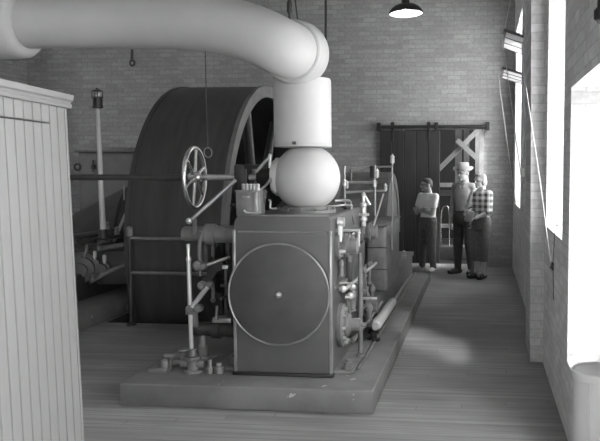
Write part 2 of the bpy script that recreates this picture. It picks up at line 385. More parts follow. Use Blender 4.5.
# shed beyond
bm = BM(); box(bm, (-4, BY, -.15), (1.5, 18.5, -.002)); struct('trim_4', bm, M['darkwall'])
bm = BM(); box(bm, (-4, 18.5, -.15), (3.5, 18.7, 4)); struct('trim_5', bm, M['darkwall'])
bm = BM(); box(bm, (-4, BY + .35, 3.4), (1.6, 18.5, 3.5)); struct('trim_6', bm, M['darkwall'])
bm = BM(); box(bm, (1.5, BY + .35, -.15), (1.65, 18.5, 1.7)); struct('trim_7', bm, M['darkwall'])  # unseen half-height side wall added to keep sun off the shed floor
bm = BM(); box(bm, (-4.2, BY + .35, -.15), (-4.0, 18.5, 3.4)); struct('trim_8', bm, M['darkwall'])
YT = 15.0
tf = thing('timber_frame', P(462, 260, YT) * 1, 'braced pale timber framework standing in the dark beyond the doorway', 'timber frame')
tf.location.z = 0; ORG[tf.name] = tf.location.copy()
def beam(name, a, b, w, d, m, par):
    a = Vector(a); b = Vector(b); x = (b - a).normalized(); y = V(0, 1, 0); z = x.cross(y)
    bm = BM(); prism(bm, [a + z * w / 2, b + z * w / 2, b - z * w / 2, a - z * w / 2], y * d); return obj(name, bm, m, par)
a = P(458.5, 130, YT); beam('post', (a.x, YT, 0), (a.x, YT, 3.2), .12, .12, M['wood2'], tf)
beam('brace', P(436, 172, YT - .14), P(480, 128, YT - .14), .085, .1, M['wood'], tf)
beam('brace', P(457, 140, YT - .26), P(492, 172, YT - .26), .09, .1, M['wood'], tf)
beam('cross_rail', P(425, 185, YT - .3), P(500, 185, YT - .3), .075, .1, M['wood'], tf)
beam('cross_rail', P(425, 193, YT - .14), P(500, 193, YT - .14), .10, .1, M['wood2'], tf)
beam('cross_rail', P(425, 226, YT - .14), P(500, 226, YT - .14), .07, .1, M['wood'], tf)
a = P(466, 220, YT); beam('post', (a.x, YT + .02, 0), (a.x, YT + .02, 3.2), .10, .12, M['wood2'], tf)
a = P(478, 220, YT); beam('post', (a.x, YT + .02, 0), (a.x, YT + .02, 3.2), .12, .12, M['wood'], tf)
bm = BM(); tube(bm, spline([P(441, 258, 14.3), P(441, 215, 14.3), P(446, 206, 14.3), P(449, 215, 14.3), P(449, 258, 14.3)], 6), .014)
tag(obj('bent_rail', bm, M['steel'], smooth=1.2), 'thin bent metal hoop just inside the open doorway', 'rail')
a = P(447, 262, 14.4); bm = BM(); box(bm, (a.x - .28, 14.25, 0), (a.x + .5, 14.7, .22), .01); tag(obj('timber_sill', bm, M['wood2']), 'low grey timber block on the floor beyond the doorway', 'timber')

# ------------------------------------------------------------------ engine plinth
PLX0, PLX1, PLY0, PLY1, PLZ = -2.51, -.71, 5.22, 11.6, .16
bm = BM(); box(bm, (PLX0, PLY0, 0), (PLX1, PLY1, PLZ), .012, 2)
epl = tag(obj('engine_plinth', bm, M['plinth']), 'long low grey concrete plinth carrying the near engine', 'plinth')
bm = BM(); tube(bm, [(PLX0 + .008, PLY0 + .008, PLZ - .006), (PLX1 - .008, PLY0 + .008, PLZ - .006), (PLX1 - .008, PLY1, PLZ - .006)], .008, 8); obj('worn_lit_edge', bm, M['rim'], epl)  # pale edge strip: worn paint plus an edge highlight put into the colour
bm = BM(); pass
bm = BM(); box(bm, (-5.9, 5.22, 0), (-4.05, 11.6, .17), .012, 2)
tag(obj('engine_plinth', bm, M['plinth']), 'dark low plinth under the far engine beside the pale board cabinet', 'plinth')

# ------------------------------------------------------------------ the near steam engine
EX0, EX1, EY0, EY1, EZ1 = -1.77, -1.06, 5.55, 7.25, 1.325
EC = (EX0 + EX1) / 2
en = thing('steam_engine', (EC, 6.4, PLZ), 'grey enamelled horizontal steam engine with round cylinder cover facing us', 'steam engine')
bm = BM()                                                # lagged block: rounded top long edges
rr = .085; pts = [(EX0, PLZ + .02), (EX1, PLZ + .02)]
for k in range(7): a = k / 6 * PI / 2; pts.append((EX1 - .03 + .03 * math.cos(a), EZ1 - .03 + .03 * math.sin(a)))
for k in range(9): a = PI / 2 + k / 8 * PI / 2; pts.append((EX0 + rr * .6 + rr * .6 * math.cos(a), EZ1 - rr + rr * math.sin(a)))
prism(bm, [(x, EY0, z) for x, z in pts], (0, EY1 - EY0, 0)); obj('cylinder_block', bm, M['block'], en, .5)
for nm, x in (('edge_strip', EX0), ('edge_strip', EX1)):
    bm = BM(); box(bm, (x - .012, EY0 - .012, PLZ + .02), (x + .012, EY0 + .02, EZ1 - .1), .006, 2); obj(nm, bm, M['edge'], en)
bm = BM(); zz = P(280, 232, EY0).z; tube(bm, [(EX0 + .03, EY0 - .003, zz), (EX1 - .03, EY0 - .003, zz)], .006, 8); obj('bend_highlight', bm, M['edge'], en)  # bright strip stands in for the highlight along the casing bend
bm = BM(); box(bm, (EX0 - .02, EY0 - .03, PLZ + .0015), (EX1 + .02, EY0 + .02, PLZ + .025), .006); obj('foot_strip', bm, M['black'], en)
bm = BM(); box(bm, (EX0 + .02, EY0 + .01, EZ1 - .005), (EX1 - .02, EY0 + .045, EZ1 + .012), .008); obj('top_lip', bm, M['edge'], en)
DC = V(-1.435, EY0, .763); DR = .372
bm = BM(); lathe(bm, DC, (0, -1, 0), [(-.01, DR * .99), (.03, DR), (.042, DR - .008), (.044, DR - .03), (.05, .30), (.05, 0)], 72)
dc = obj('cylinder_cover', bm, M['disc'], en, .35)
bm = BM(); torus(bm, DC + V(0, -.04, 0), (0, 1, 0), DR - .004, .008, 72, 8); obj('cover_rim', bm, M['edge'], dc)
bm = BM(); lathe(bm, DC, (0, -1, 0), [(.04, .03), (.06, .028), (.075, .016), (.08, 0)], 20); obj('centre_boss', bm, M['edge'], dc)
# bedplate, bed frame, crank guard, splash guard
bm = BM(); box(bm, (-1.98, 5.64, PLZ + .0015), (-.915, 7.5, PLZ + .02), .006); obj('bedplate', bm, M['iron2'], en)
bm = BM()
for y in (5.72,):
    lathe(bm, (-.965, y, PLZ + .02), (0, 0, 1), [(0, .05), (.012, .05), (.014, .03), (.05, .03), (.052, .018), (.075, .018)], 12)
obj('anchor_bolt', bm, M['iron2'], en)
bm = BM(); lathe(bm, (-1.86, 5.78, PLZ + .02), (0, 0, 1), [(0, .05), (.012, .05), (.014, .03), (.05, .03), (.052, .018), (.075, .018)], 12); obj('anchor_bolt', bm, M['iron2'], en)
bm = BM()
prism(bm, [(-1.95, 7.26, PLZ + .0015), (-.95, 7.26, PLZ + .0015), (-.95, 7.26, .40), (-.93, 7.26, .42), (-.93, 7.26, .47), (-1.97, 7.26, .47), (-1.97, 7.26, .42), (-1.95, 7.26, .40)], (0, 3.9, 0)); obj('bed_frame', bm, M['iron2'], en, .4)
bm = BM(); cy, cz, R = 9.75, .80, .81
pts = [(-1.63, cy + R, .47)] + [(-1.63, cy + R * math.cos(k / 24 * PI), cz + R * math.sin(k / 24 * PI)) for k in range(25)] + [(-1.63, cy - R, .47)]
prism(bm, pts, (.55, 0, 0)); cg = obj('crank_guard', bm, M['iron2'], en, .5)
bm = BM(); pts = [(-1.085, cy + r * math.cos(a), cz + r * math.sin(a)) for r, A in ((R - .02, range(0, 25)), (R - .14, range(24, -1, -1))) for a in [k / 24 * PI for k in A]]
prism(bm, pts, (.02, 0, 0)); obj('guard_edge_band', bm, M['rim'], cg, .5)
bm = BM(); box(bm, (-1.09, 7.52, .47), (-.885, 8.7, 1.11), .03, 3); sg = obj('splash_guard', bm, M['iron2'], en)
for z in (.69, .90):
    bm = BM(); box(bm, (-1.085, 7.512, z - .004), (-.88, 7.522, z + .004), .002, 1); obj('seam_strip', bm, M['iron'], sg)
bm = BM(); box(bm, (-1.10, 7.50, 1.10), (-.875, 8.72, 1.125), .008, rot=Matrix.Rotation(-.04, 3, 'Y'), piv=V(-1.1, 8, 1.1)); obj('guard_lid', bm, M['rim'], sg)
bm = BM(); rod(bm, (-1.40, 7.25, .765), (-1.40, 9.0, .765), .05); obj('piston_rod', bm, M['steel'], en)
bm = BM(); lathe(bm, (-1.40, 7.24, .765), (0, 1, 0), [(0, .28), (.08, .28), (.1, .2), (.3, .16), (.34, .1), (.4, .1)], 32); obj('rear_cover', bm, M['iron2'], en)
bm = BM(); rod(bm, (-2.62, 9.9, .82), (-1.63, 9.9, .82), .11, n=24); obj('crankshaft', bm, M['steel'], en)
bm = BM(); box(bm, (-2.35, 9.6, PLZ + .0015), (-1.99, 10.2, .72), .02); lathe(bm, (-2.35, 9.9, .82), (1, 0, 0), [(0, .2), (.36, .2)], 24); obj('main_bearing', bm, M['iron2'], en)
bm = BM(); box(bm, (-.905, 5.75, PLZ + .002), (-.885, 11.3, PLZ + .016), .004, 1); obj('drip_rail', bm, M['iron2'], en)
# window-side valve gear -------------------------------------------------
def part(name, f, mat, par=en, sm=.6):
    bm = BM(); f(bm); return obj(name, bm, mat, par, sm)
def bonnet(y, z, x0, x1, r, par=en, mat='iron2'):
    s = 1 if x1 > x0 else -1; L = abs(x1 - x0)
    o = part('valve_bonnet', lambda b: lathe(b, (x0, y, z), (s, 0, 0), [(0, r * 1.5), (.03, r * 1.5), (.035, r), (L * .45, r), (L * .46, r * 1.2), (L * .62, r * 1.2), (L * .63, r * .9), (L * .97, r * .85), (L, r * .7)], 24), M[mat], par)
    for k in range(6):
        a = k / 6 * 2 * PI; p = V(x0, y + r * 1.27 * math.cos(a), z + r * 1.27 * math.sin(a))
        part('bolt', lambda b: rod(b, p, p + V(s * .045, 0, 0), .010, n=6), M['edge'], o)
    return o
bonnet(5.80, 1.09, EX1, EX1 + .16, .07); bonnet(7.02, 1.09, EX1, EX1 + .15, .07)
bonnet(7.02, .42, EX1, EX1 + .15, .07)
vf = part('valve_flange', lambda b: lathe(b, (EX1, 5.93, .47), (1, 0, 0), [(0, .17), (.03, .17), (.04, .155), (.045, .09), (.07, .085), (.09, .05), (.16, .045), (.165, .02), (.2, .02)], 32), M['iron2'])
for k in range(10):
    a = k / 10 * 2 * PI; p = V(EX1 + .03, 5.93 + .135 * math.cos(a), .47 + .135 * math.sin(a))
    part('bolt', lambda b: rod(b, p, p + V(.035, 0, 0), .013, n=6), M['nickel'], vf)
def link(name, p, q, w, t, mat, ax=V(1, 0, 0), par=en):   # flat link bar with round eyes
    p = Vector(p); q = Vector(q); d = (q - p).normalized(); s = d.cross(ax).normalized()
    def f(b):
        prism(b, [p + s * w / 2, q + s * w / 2, q - s * w / 2, p - s * w / 2], ax * t)
        for e in (p, q): lathe(b, e - ax * t * .3, ax, [(0, w * .95), (t * 1.6, w * .95)], 18)
    return part(name, f, M[mat], par)
link('valve_lever', P(339, 222, 5.76), P(338, 252, 5.76), .038, .03, 'nickel')
part('lever_pin', lambda b: rod(b, P(337, 252, 5.74), P(346, 251, 5.74), .022), M['nickel'])
part('cross_rod', lambda b: rod(b, P(342, 230.5, 6.0), P(360, 230.5, 6.0), .012), M['nickel'])
for (u, v0, v1, Y, r, mt) in ((349, 236, 262, 6.1, .016, 'iron2'), (352.5, 234, 250, 6.3, .016, 'edge'), (358.5, 233, 246, 6.4, .014, 'nickel'), (345.5, 236, 246, 6.05, .016, 'edge')):
    part('spindle', lambda b: (rod(b, P(u, v0, Y), P(u, v1, Y), r), ball(b, P(u, v0, Y), r * 1.35)), M[mt])
part('valve_rod', lambda b: rod(b, P(333, 289, 5.70), P(371, 262, 7.4), .016), M['edge'])
part('valve_rod', lambda b: rod(b, P(343, 291, 5.75), P(376, 263, 7.3), .014), M['nickel'])
part('valve_rod', lambda b: rod(b, P(353, 341, 5.95), P(382, 302, 7.45), .013), M['edge'])
for (u, v, Y) in ((343, 289, 5.75), (352, 287, 6.0), (363, 276, 6.6), (350, 296, 5.95)):
    part('rod_joint', lambda b: (ball(b, P(u, v, Y), .028), rod(b, P(u - 4, v, Y), P(u + 4, v, Y), .014)), M['nickel'])
link('bell_crank', P(362, 270, 6.4), P(364, 292, 6.4), .035, .025, 'iron2')
link('bell_crank', P(347, 298, 5.95), P(348.5, 318, 5.95), .026, .02, 'iron2')
part('cross_rod', lambda b: rod(b, P(345, 297.5, 5.92), P(352, 297.5, 5.92), .010), M['nickel'])
part('cross_rod', lambda b: rod(b, P(348, 321.5, 5.95), P(360, 321, 6.0), .024), M['nickel'])
pz = onZ(360.5, 356, PLZ + .02)
part('gear_post', lambda b: (rod(b, pz, (pz.x, pz.y, 1.0), .018), lathe(b, pz, (0, 0, 1), [(0, .035), (.02, .035), (.025, .02)], 14)), M['iron2'])
for (u, v, Y, h) in ((366, 299, 6.7, 14), (369, 312, 6.7, 20), (365, 290, 6.7, 10)):
    part('dashpot', lambda b: lathe(b, P(u, v + h / 2, Y), (0, 0, 1), [(0, .04), (.02, .04), (.022, .028), (h / 118 * .6, .028), (h / 118 * .62, .035), (h / 118 * .8, .035), (h / 118, .012)], 16), M['iron2'])
part('cross_rod', lambda b: rod(b, P(363, 298.5, 6.6), P(377, 298.5, 6.6), .012), M['nickel'])
hp0 = onX(375.5, 326, -.87); hp1 = onX(393, 301, -.87)
part('drain_pipe', lambda b: lathe(b, hp0, hp1 - hp0, [(0, .03), (.02, .045), (.08, .047), ((hp1 - hp0).length - .06, .044), ((hp1 - hp0).length, .03)], 20), M['pale'])  # pale colour stands in for sunlight on this pipe
part('drain_pipe', lambda b: rod(b, hp1, hp1 + (hp1 - hp0) * 1.6, .018), M['iron2'])
for (v, r) in ((331, .05), (338.5, .058)):
    part('pipe_flange', lambda b: lathe(b, P(373.5, v + 2, 6.75), (0, 0, 1), [(0, r), (.022, r), (.024, r * .5), (.05, r * .5)], 20), M['black'])
pb = P(373.5, 340, 6.75); part('drain_stub', lambda b: rod(b, (pb.x, pb.y, PLZ + .0015), (pb.x, pb.y, pb.z + .12), .026), M['iron'])
# oil rails over the gear ------------------------------------------------
part('oil_rail', lambda b: rod(b, P(331, 182, 6.8), P(377, 182.5, 7.4), .012), M['edge'])
part('oil_rail', lambda b: rod(b, P(344, 192.5, 6.8), P(384, 190.5, 7.5), .011), M['edge'])
part('oil_rail', lambda b: tube(b, spline([P(351, 182, 7.2), P(351, 172, 7.2), P(353, 168.5, 7.2), P(372, 167, 7.4), P(392, 166.5, 7.6)], 5), .010), M['iron2'])
part('oil_rail', lambda b: tube(b, spline([P(334, 201, 6.4), P(345, 200.5, 6.5), P(350, 202, 6.6), P(351, 210, 6.6)], 5), .013), M['edge'])
part('oil_rail', lambda b: tube(b, spline([P(331, 206, 6.5), P(343, 206.5, 6.5), P(350, 214, 6.5), P(353, 224, 6.6)], 5), .013), M['iron'])
for (u, v0, v1, Y, r) in ((344.5, 166, 210, 6.8, .010), (375, 165, 216, 7.3, .010), (392.3, 158, 250, 7.7, .008)):
    part('oil_standard', lambda b: rod(b, P(u, v1, Y), P(u, v0, Y), r), M['edge'])
def oiler(u, v, Y, s=1.):
    p = P(u, v, Y)
    o = part('oil_cup', lambda b: lathe(b, p, (0, 0, 1), [(-.05 * s, .010 * s), (-.03 * s, .012 * s), (-.028 * s, .028 * s), (-.012 * s, .03 * s), (.05 * s, .028 * s), (.055 * s, .031 * s), (.068 * s, .03 * s), (.08 * s, .012 * s), (.1 * s, .01 * s)], 16), M['nickel'])
    return o
oiler(344.5, 184, 6.8, .55); oiler(374.5, 185, 7.3, .6); oiler(377.2, 175, 7.3, .6); oiler(392.5, 161, 7.7, .7); oiler(385.5, 189, 7.5, .55); oiler(347, 186, 6.85, .5)
part('sight_block', lambda b: box(b, P(370, 178, 7.35), P(374, 166, 7.35) + V(0, .04, 0), .004), M['black'])
part('lubricator_column', lambda b: lathe(b, P(363.5, 226, 6.9), (0, 0, 1), [(0, .02), (.04, .022), (.05, .035), (.07, .035), (.08, .026), (.17, .026), (.18, .034), (.2, .034), (.21, .016), (.27, .016), (.28, .024), (.3, .01)], 16), M['nickel'])
part('cross_rod', lambda b: rod(b, P(359, 214.5, 6.88), P(369, 214.5, 6.88), .013), M['nickel'])
part('reach_rod', lambda b: rod(b, P(372.5, 229, 7.2), P(383.5, 194, 7.5), .009), M['nickel'])
part('reach_rod', lambda b: rod(b, P(365, 196, 6.9), P(370, 205, 6.9), .012), M['nickel'])
part('steam_chest_lid', lambda b: box(b, (EX1 - .02, 6.2, .62), (EX1 + .05, 6.85, 1.02), .015), M['block'])
part('bearing_cup', lambda b: lathe(b, onX(404, 259, -.97), (0, 0, 1), [(0, .03), (.03, .035), (.05, .035), (.055, .02), (.1, .025), (.11, .012)], 14), M['nickel'])
# dim-side valve gear -----------------------------------------------------
GY = 5.80
zu = P(208, 234, GY).z; zl = P(215, 329, GY).z
bonnet(GY, zu, EX0, P(183, 232, GY).x, .066); bonnet(GY, zl, EX0, P(193, 328, GY).x, .06, mat='iron')
bonnet(6.9, zu, EX0, -2.1, .066, mat='iron'); bonnet(6.9, zl, EX0, -2.1, .06, mat='iron')
part('bonnet_clamp', lambda b: box(b, P(212, 323, GY - .07), P(232, 318, GY - .05) + V(0, .1, 0), .006), M['edge'])
p0 = P(191.5, 350, GY - .1); p1 = P(188.6, 262, GY - .1); p2 = P(188, 244, GY - .1)
part('lifting_rod', lambda b: (rod(b, p0, p1, .017, .017), lathe(b, p1, p2 - p1, [(0, .017), (.02, .022), (.05, .013), ((p2 - p1).length, .016)], 14)), M['nickel'])
part('rod_sleeve', lambda b: lathe(b, P(190.5, 314, GY - .1), p1 - p0, [(0, .036), (.05, .036)], 16), M['iron2'])
part('knob', lambda b: ball(b, P(189, 221, GY - .1), .024), M['nickel'])
part('short_link', lambda b: rod(b, P(194.6, 219, GY - .1), P(194.8, 234, GY - .05), .016), M['edge'])
part('reach_rod', lambda b: rod(b, P(192, 219, GY - .1), P(236, 180, 5.85), .015), M['edge'])
part('wrist_lever', lambda b: tube(b, spline([P(202, 232, GY - .08), P(199.5, 245, GY - .08), P(200, 262, GY - .08), P(200, 276, GY - .08)], 6), .016), M['iron2'])
for (u, v, r) in ((196.5, 266, .036), (202, 267, .028), (200.5, 286, .032), (208.5, 285, .026), (189, 310, .034), (197, 309, .03)):
    part('rod_joint', lambda b: (lathe(b, P(u, v, GY - .14), (0, 1, 0), [(0, r * .6), (.01, r), (.06, r), (.07, r * .6)], 16)), M['iron2'])
part('valve_rod', lambda b: rod(b, P(204, 266, GY - .1), P(230, 257, GY), .013), M['edge'])
part('valve_rod', lambda b: rod(b, P(192, 307, GY - .12), P(208.5, 286, GY - .12), .018), M['nickel'])
part('short_link', lambda b: rod(b, P(195, 311, GY - .1), P(196, 326, GY - .05), .02), M['edge'])
link('bell_crank', P(204, 285, GY - .02), P(218, 265, GY - .02), .05, .04, 'iron', ax=V(0, 1, 0))
part('wrist_bracket', lambda b: lathe(b, (EX0, 6.15, .86), (-1, 0, 0), [(0, .16), (.05, .16), (.06, .1), (.3, .09), (.31, .2), (.35, .2)], 28), M['iron'])
part('latch', lambda b: box(b, P(222, 269, GY - .1), P(228, 265.5, GY - .1) + V(0, .04, 0), .005), M['nickel'])
part('latch', lambda b: rod(b, P(216, 320, GY - .08), P(217, 306, GY - .08), .010), M['edge'])
part('valve_rod', lambda b: rod(b, P(221, 299, GY + .1), P(232, 293, GY + .2), .012), M['iron2'])
part('valve_rod', lambda b: rod(b, P(221, 286, GY + .1), P(232, 284, GY + .2), .012), M['iron2'])
part('dashpot', lambda b: lathe(b, P(203, 356, GY), (0, 0, 1), [(-.03, .05), (0, .05), (.01, .04), (.08, .04), (.1, .025), (.18, .022)], 16), M['iron2'])
part('steam_rail', lambda b: rod(b, P(222, 236, 6.2), P(222, 330, 6.2), .03), M['iron'])
part('exhaust_chest', lambda b: (box(b, (EX0 - .2, 6.05, .30), (EX0, 7.0, 1.22), .03), box(b, (EX0 - .24, 6.02, .55), (EX0, 6.08, .95), .01)), M['iron'])
for (u, v0, v1, Y, r) in ((206, 240, 262, 5.95, .012), (213, 238, 300, 6.0, .014), (226, 262, 318, 5.95, .012)):
    part('spindle', lambda b: (rod(b, P(u, v0, Y), P(u, v1, Y), r), ball(b, P(u, v1, Y), r * 1.5)), M['iron2'])
for (u, v, Y, h, r) in ((341, 268, 5.85, 16, .02), (352, 300, 6.1, 22, .03), (357, 250, 6.6, 22, .02), (369, 272, 7.1, 24, .022), (372, 292, 7.2, 20, .026)):
    part('dashpot', lambda b: lathe(b, P(u, v + h / 2, Y), (0, 0, 1), [(0, r * 1.3), (.015, r * 1.3), (.018, r), (h / 120 * .6, r), (h / 120 * .62, r * 1.25), (h / 120 * .8, r * 1.25), (h / 120, r * .4)], 16), M['iron2'])
part('valve_rod', lambda b: rod(b, P(340, 283, 5.8), P(366, 283, 6.9), .010), M['nickel'])
part('valve_rod', lambda b: rod(b, P(344, 345, 5.95), P(360, 333, 6.5), .012), M['edge'])
# ------------------------------------------------------------------ drain fittings on the plinth
fitg = 'drain fittings on the plinth'
def fitting(name, u, v, label, fn, mat):
    p = onZ(u, v, PLZ); bm = BM(); fn(bm, p); return tag(obj(name, bm, M[mat], loc=p), label, 'fitting', fitg)
fitting('drain_valve', 193, 372, 'stubby grey drain valve standing at the foot of the tall bright rod', lambda b, p: (lathe(b, p, (0, 0, 1), [(0, .07), (.02, .07), (.022, .045), (.09, .045), (.1, .06), (.12, .06), (.122, .03), (.17, .028)], 18), rod(b, p + V(-.09, 0, .06), p + V(.09, 0, .06), .03)), 'iron2')
fitting('drain_plug', 219, 373, 'pale squat drain plug beside the engine block foot', lambda b, p: lathe(b, p, (0, 0, 1), [(0, .038), (.05, .036), (.055, .024), (.08, .022)], 12), 'rim')
fitting('pipe_flange', 157, 373, 'low grey flange plate at the dim corner of the plinth', lambda b, p: (box(b, p + V(-.07, 0, 0), p + V(.07, .12, .03), .008), lathe(b, p + V(.03, .06, .03), (0, 0, 1), [(0, .035), (.05, .03), (.06, .015)], 12)), 'iron2')
fitting('pipe_elbow', 177, 371, 'small grey pipe elbow lying between flange plate and drain valve', lambda b, p: (p.__setattr__('z', p.z + .016), tube(b, spline([p + V(-.07, .05, .03), p + V(0, .05, .04), p + V(.03, .05, .06), p + V(.03, .05, .14)], 5), .028), torus(b, p + V(.03, .05, .13), (0, 0, 1), .03, .012, 18, 8), torus(b, p + V(-.06, .05, .03), (1, 0, 0), .03, .012, 18, 8)), 'iron2')
fitting('gland_nut', 210, 373, 'hexagonal gland nut next to the drain valve', lambda b, p: (lathe(b, p, (0, 0, 1), [(0, .03), (.05, .03)], 6), rod(b, p + V(0, 0, .05), p + V(0, 0, .1), .018)), 'edge')
fitting('pipe_union', 170, 366, 'knobbly pipe union behind the flange plate', lambda b, p: (rod(b, p + V(-.08, .1, .05), p + V(.16, .1, .05), .022), lathe(b, p + V(0, .1, .05), (1, 0, 0), [(0, .04), (.05, .04)], 8), lathe(b, p + V(.14, .1, .05), (1, 0, 0), [(0, .038), (.04, .038)], 8)), 'iron2')
# ------------------------------------------------------------------ throttle valve, handwheel, lubricator
VY = 6.05
tv = thing('throttle_valve', P(306, 213, VY), 'bulbous white lagged throttle valve on the engine top', 'valve')
c = P(307, 178, VY); rb = .259
part('valve_body', lambda b: lathe(b, c, (0, 0, 1), [(-.25, .185)] + [(rb * math.sin(a) * 1.0, rb * math.cos(a)) for a in [math.radians(d) for d in range(-62, 66, 6)]] + [(.235, .20)], 48), M['lagging2'], tv, .9)
part('base_flange', lambda b: lathe(b, (c.x, c.y, EZ1 + .001), (0, 0, 1), [(0, .225), (.022, .225), (.026, .20), (.05, .18)], 40), M['iron2'], tv)
for k in range(12):
    a = k / 12 * 2 * PI; part('flange_bolt', lambda b: lathe(b, (c.x + .212 * math.cos(a), c.y + .212 * math.sin(a), EZ1 + .012), (0, 0, 1), [(0, .014), (.026, .014)], 6), M['iron2'], tv)
zs_ = P(250, 177.6, VY).z
part('bonnet_flange', lambda b: lathe(b, (c.x - .19, VY, zs_ + .005), (-1, 0, 0), [(0, .15), (.05, .15), (.055, .13), (.075, .13), (.08, .1)], 28), M['lagging2'], tv)
part('bonnet', lambda b: lathe(b, (c.x - .25, VY, zs_), (-1, 0, 0), [(0, .11), (.05, .10), (.1, .07), (.14, .06)], 24), M['black'], tv)
xa = P(237, 175, VY).x
for dz in (.085, -.085):
    part('yoke_arm', lambda b: box(b, (xa, VY - .025, zs_ + dz - .018), (c.x - .26, VY + .025, zs_ + dz + .018), .008), M['black'], tv)
part('yoke_head', lambda b: box(b, (xa - .01, VY - .05, zs_ - .11), (xa + .07, VY + .05, zs_ + .10), .012), M['black'], tv)
part('valve_stem', lambda b: rod(b, (xa + .1, VY, zs_), (c.x - .3, VY, zs_), .028), M['steel'], tv)
part('bleed_pipe', lambda b: tube(b, spline([P(326, 206, VY - .18), P(334, 206, VY - .17), P(345, 205, VY - .1), P(352, 206, VY + .1)], 5), .008), M['edge'], tv)
part('bleed_pipe', lambda b: tube(b, spline([P(269, 200, VY - .12), P(270.5, 202, VY - .14), P(270.5, 208, VY - .14), P(277, 208.5, VY - .14)], 4), .009), M['nickel'], tv)
part('trip_lever', lambda b: rod(b, P(256, 172, 5.95), P(270, 156, 5.97), .012), M['edge'], tv)
part('trip_lever', lambda b: (rod(b, P(270, 156, 5.97), P(270, 168, 5.97), .012), ball(b, P(270, 155.5, 5.97), .016)), M['nickel'], tv)
wc = P(194.8, 177, VY); wc.z = zs_
hw = thing('handwheel', wc, 'spoked metal handwheel on the long horizontal throttle shaft', 'handwheel')
R = .235
part('wheel_rim', lambda b: torus(b, wc, (1, 0, 0), R, .0165, 48, 12), M['steel'], hw, 1.2)
part('hub', lambda b: lathe(b, wc - V(.05, 0, 0), (1, 0, 0), [(0, .03), (.02, .045), (.08, .045), (.1, .03)], 20), M['steel'], hw)
for k in range(6):
    a = k / 6 * 2 * PI + .35; d = V(0, math.cos(a), math.sin(a)); part('spoke', lambda b: rod(b, wc + d * .03, wc + d * R, .014, .010, 10), M['steel'], hw)
part('shaft', lambda b: rod(b, wc, (xa - .012, VY, zs_), .024), M['steel'], hw)
xl = P(45, 178, VY).x
part('shaft', lambda b: rod(b, (xl, VY, zs_), wc, .024), M['iron'], hw)
lb = thing('lubricator', (P(246, 215, 5.7).x, 5.75, EZ1), 'small grey box lubricator with glass vials on the engine top', 'lubricator')
x0, x1 = P(238.5, 214, 5.7).x, P(259.5, 214, 5.7).x; zt = P(246, 191.5, 5.7).z
part('case', lambda b: box(b, (x0, 5.64, EZ1 + .001), (x1, 5.86, zt), .006), M['iron2'], lb)
part('lid', lambda b: box(b, (x0 - .006, 5.63, zt - .003), (x1 + .006, 5.87, zt + .012), .004), M['rim'], lb)
part('corner_strip', lambda b: box(b, (x1 - .03, 5.632, EZ1 + .002), (x1 + .004, 5.645, zt), .002), M['edge'], lb)
part('name_plate', lambda b: box(b, P(242, 198, 5.63), P(249, 196, 5.63) + V(0, .008, 0), .001), M['edge'], lb)
for u in (243.5, 247, 250.5, 254, 258):
    part('glass_vial', lambda b: lathe(b, P(u, 191, 5.7), (0, 0, 1), [(0, .012), (.005, .014), (.04, .014), (.045, .016), (.055, .008)], 12), M['nickel'], lb)
part('feed_pipe', lambda b: tube(b, spline([P(259, 190, 5.75), P(267, 184, 5.85), P(273, 173, 6.0), P(275, 168, 6.02)], 5), .009), M['edge'], lb)
part('side_tap', lambda b: (rod(b, P(233, 205, 5.7), P(238, 205, 5.7), .014), ball(b, P(233, 205, 5.7), .022)), M['black'], lb)
part('drip_pipe', lambda b: tube(b, spline([P(244, 210, 5.625), P(247, 212.5, 5.625), P(258, 213, 5.625), P(261, 212, 5.625)], 5), .008), M['nickel'], lb)
# ------------------------------------------------------------------ steam pipe
sp = thing('steam_pipe', P(302, 100, VY), 'huge white lagged steam pipe crossing overhead and bending down to the engine', 'pipe')
PR = .203
path = spline([P(-60, 22, 6.0), P(20, 22, 5.95), P(120, 21, 5.87), (P(190, 22, 5.74)), P(232, 27.5, 5.65), P(260, 36.5, 5.6), P(281, 46.5, 5.63), P(296, 53, 5.87)], 10)
part('pipe_run', lambda b: tube(b, path, PR, 40), M['lagging'], sp, 1.2)
ec = P(297, 53.5, 5.9)
def elbow(b):
    lathe(b, ec, (0, 0, 1), [(.242 * math.sin(math.radians(d)), .242 * math.cos(math.radians(d))) for d in range(-90, 91, 6)], 48)
part('elbow_fitting', elbow, M['lagging'], sp, 1.2)
jc = P(281, 47, 5.63)
part('joint_bead', lambda b: torus(b, ec + (jc - ec).normalized() * .098, ec - jc, .209, .027, 48, 12), M['lagging'], sp, 1.2)
sc_ = P(302.6, 110, VY); zt = P(302, 79, VY).z; zb = P(302, 147, VY).z
part('sleeve', lambda b: lathe(b, (sc_.x, VY, zb), (0, 0, 1), [(0, .220), (.004, .222), (zt - zb - .02, .222), (zt - zb, .214), (zt - zb + .01, .14)], 48), M['lagging2'], sp, .7)
part('sleeve_band', lambda b: lathe(b, (sc_.x, VY, zb + .012), (0, 0, 1), [(0, .2235), (.018, .2235)], 48, caps=False), M['lagging'], sp)
part('lacing_hook', lambda b: box(b, P(292, 144.5, VY - .24), P(296.5, 141.5, VY - .215), .003), M['iron'], sp)
e0 = P(27, 23, 5.95); e1 = P(-70, 23, 6.0); dd = (e1 - e0).normalized(); Lc = (e1 - e0).length
part('coupling_collar', lambda b: lathe(b, e0, dd, [(-.012, PR + .005), (-.012, PR + .02), (-.002, PR + .05), (.03, PR + .07), (.08, PR + .078), (Lc, PR + .087)], 48), M['lagging'], sp, 1.)
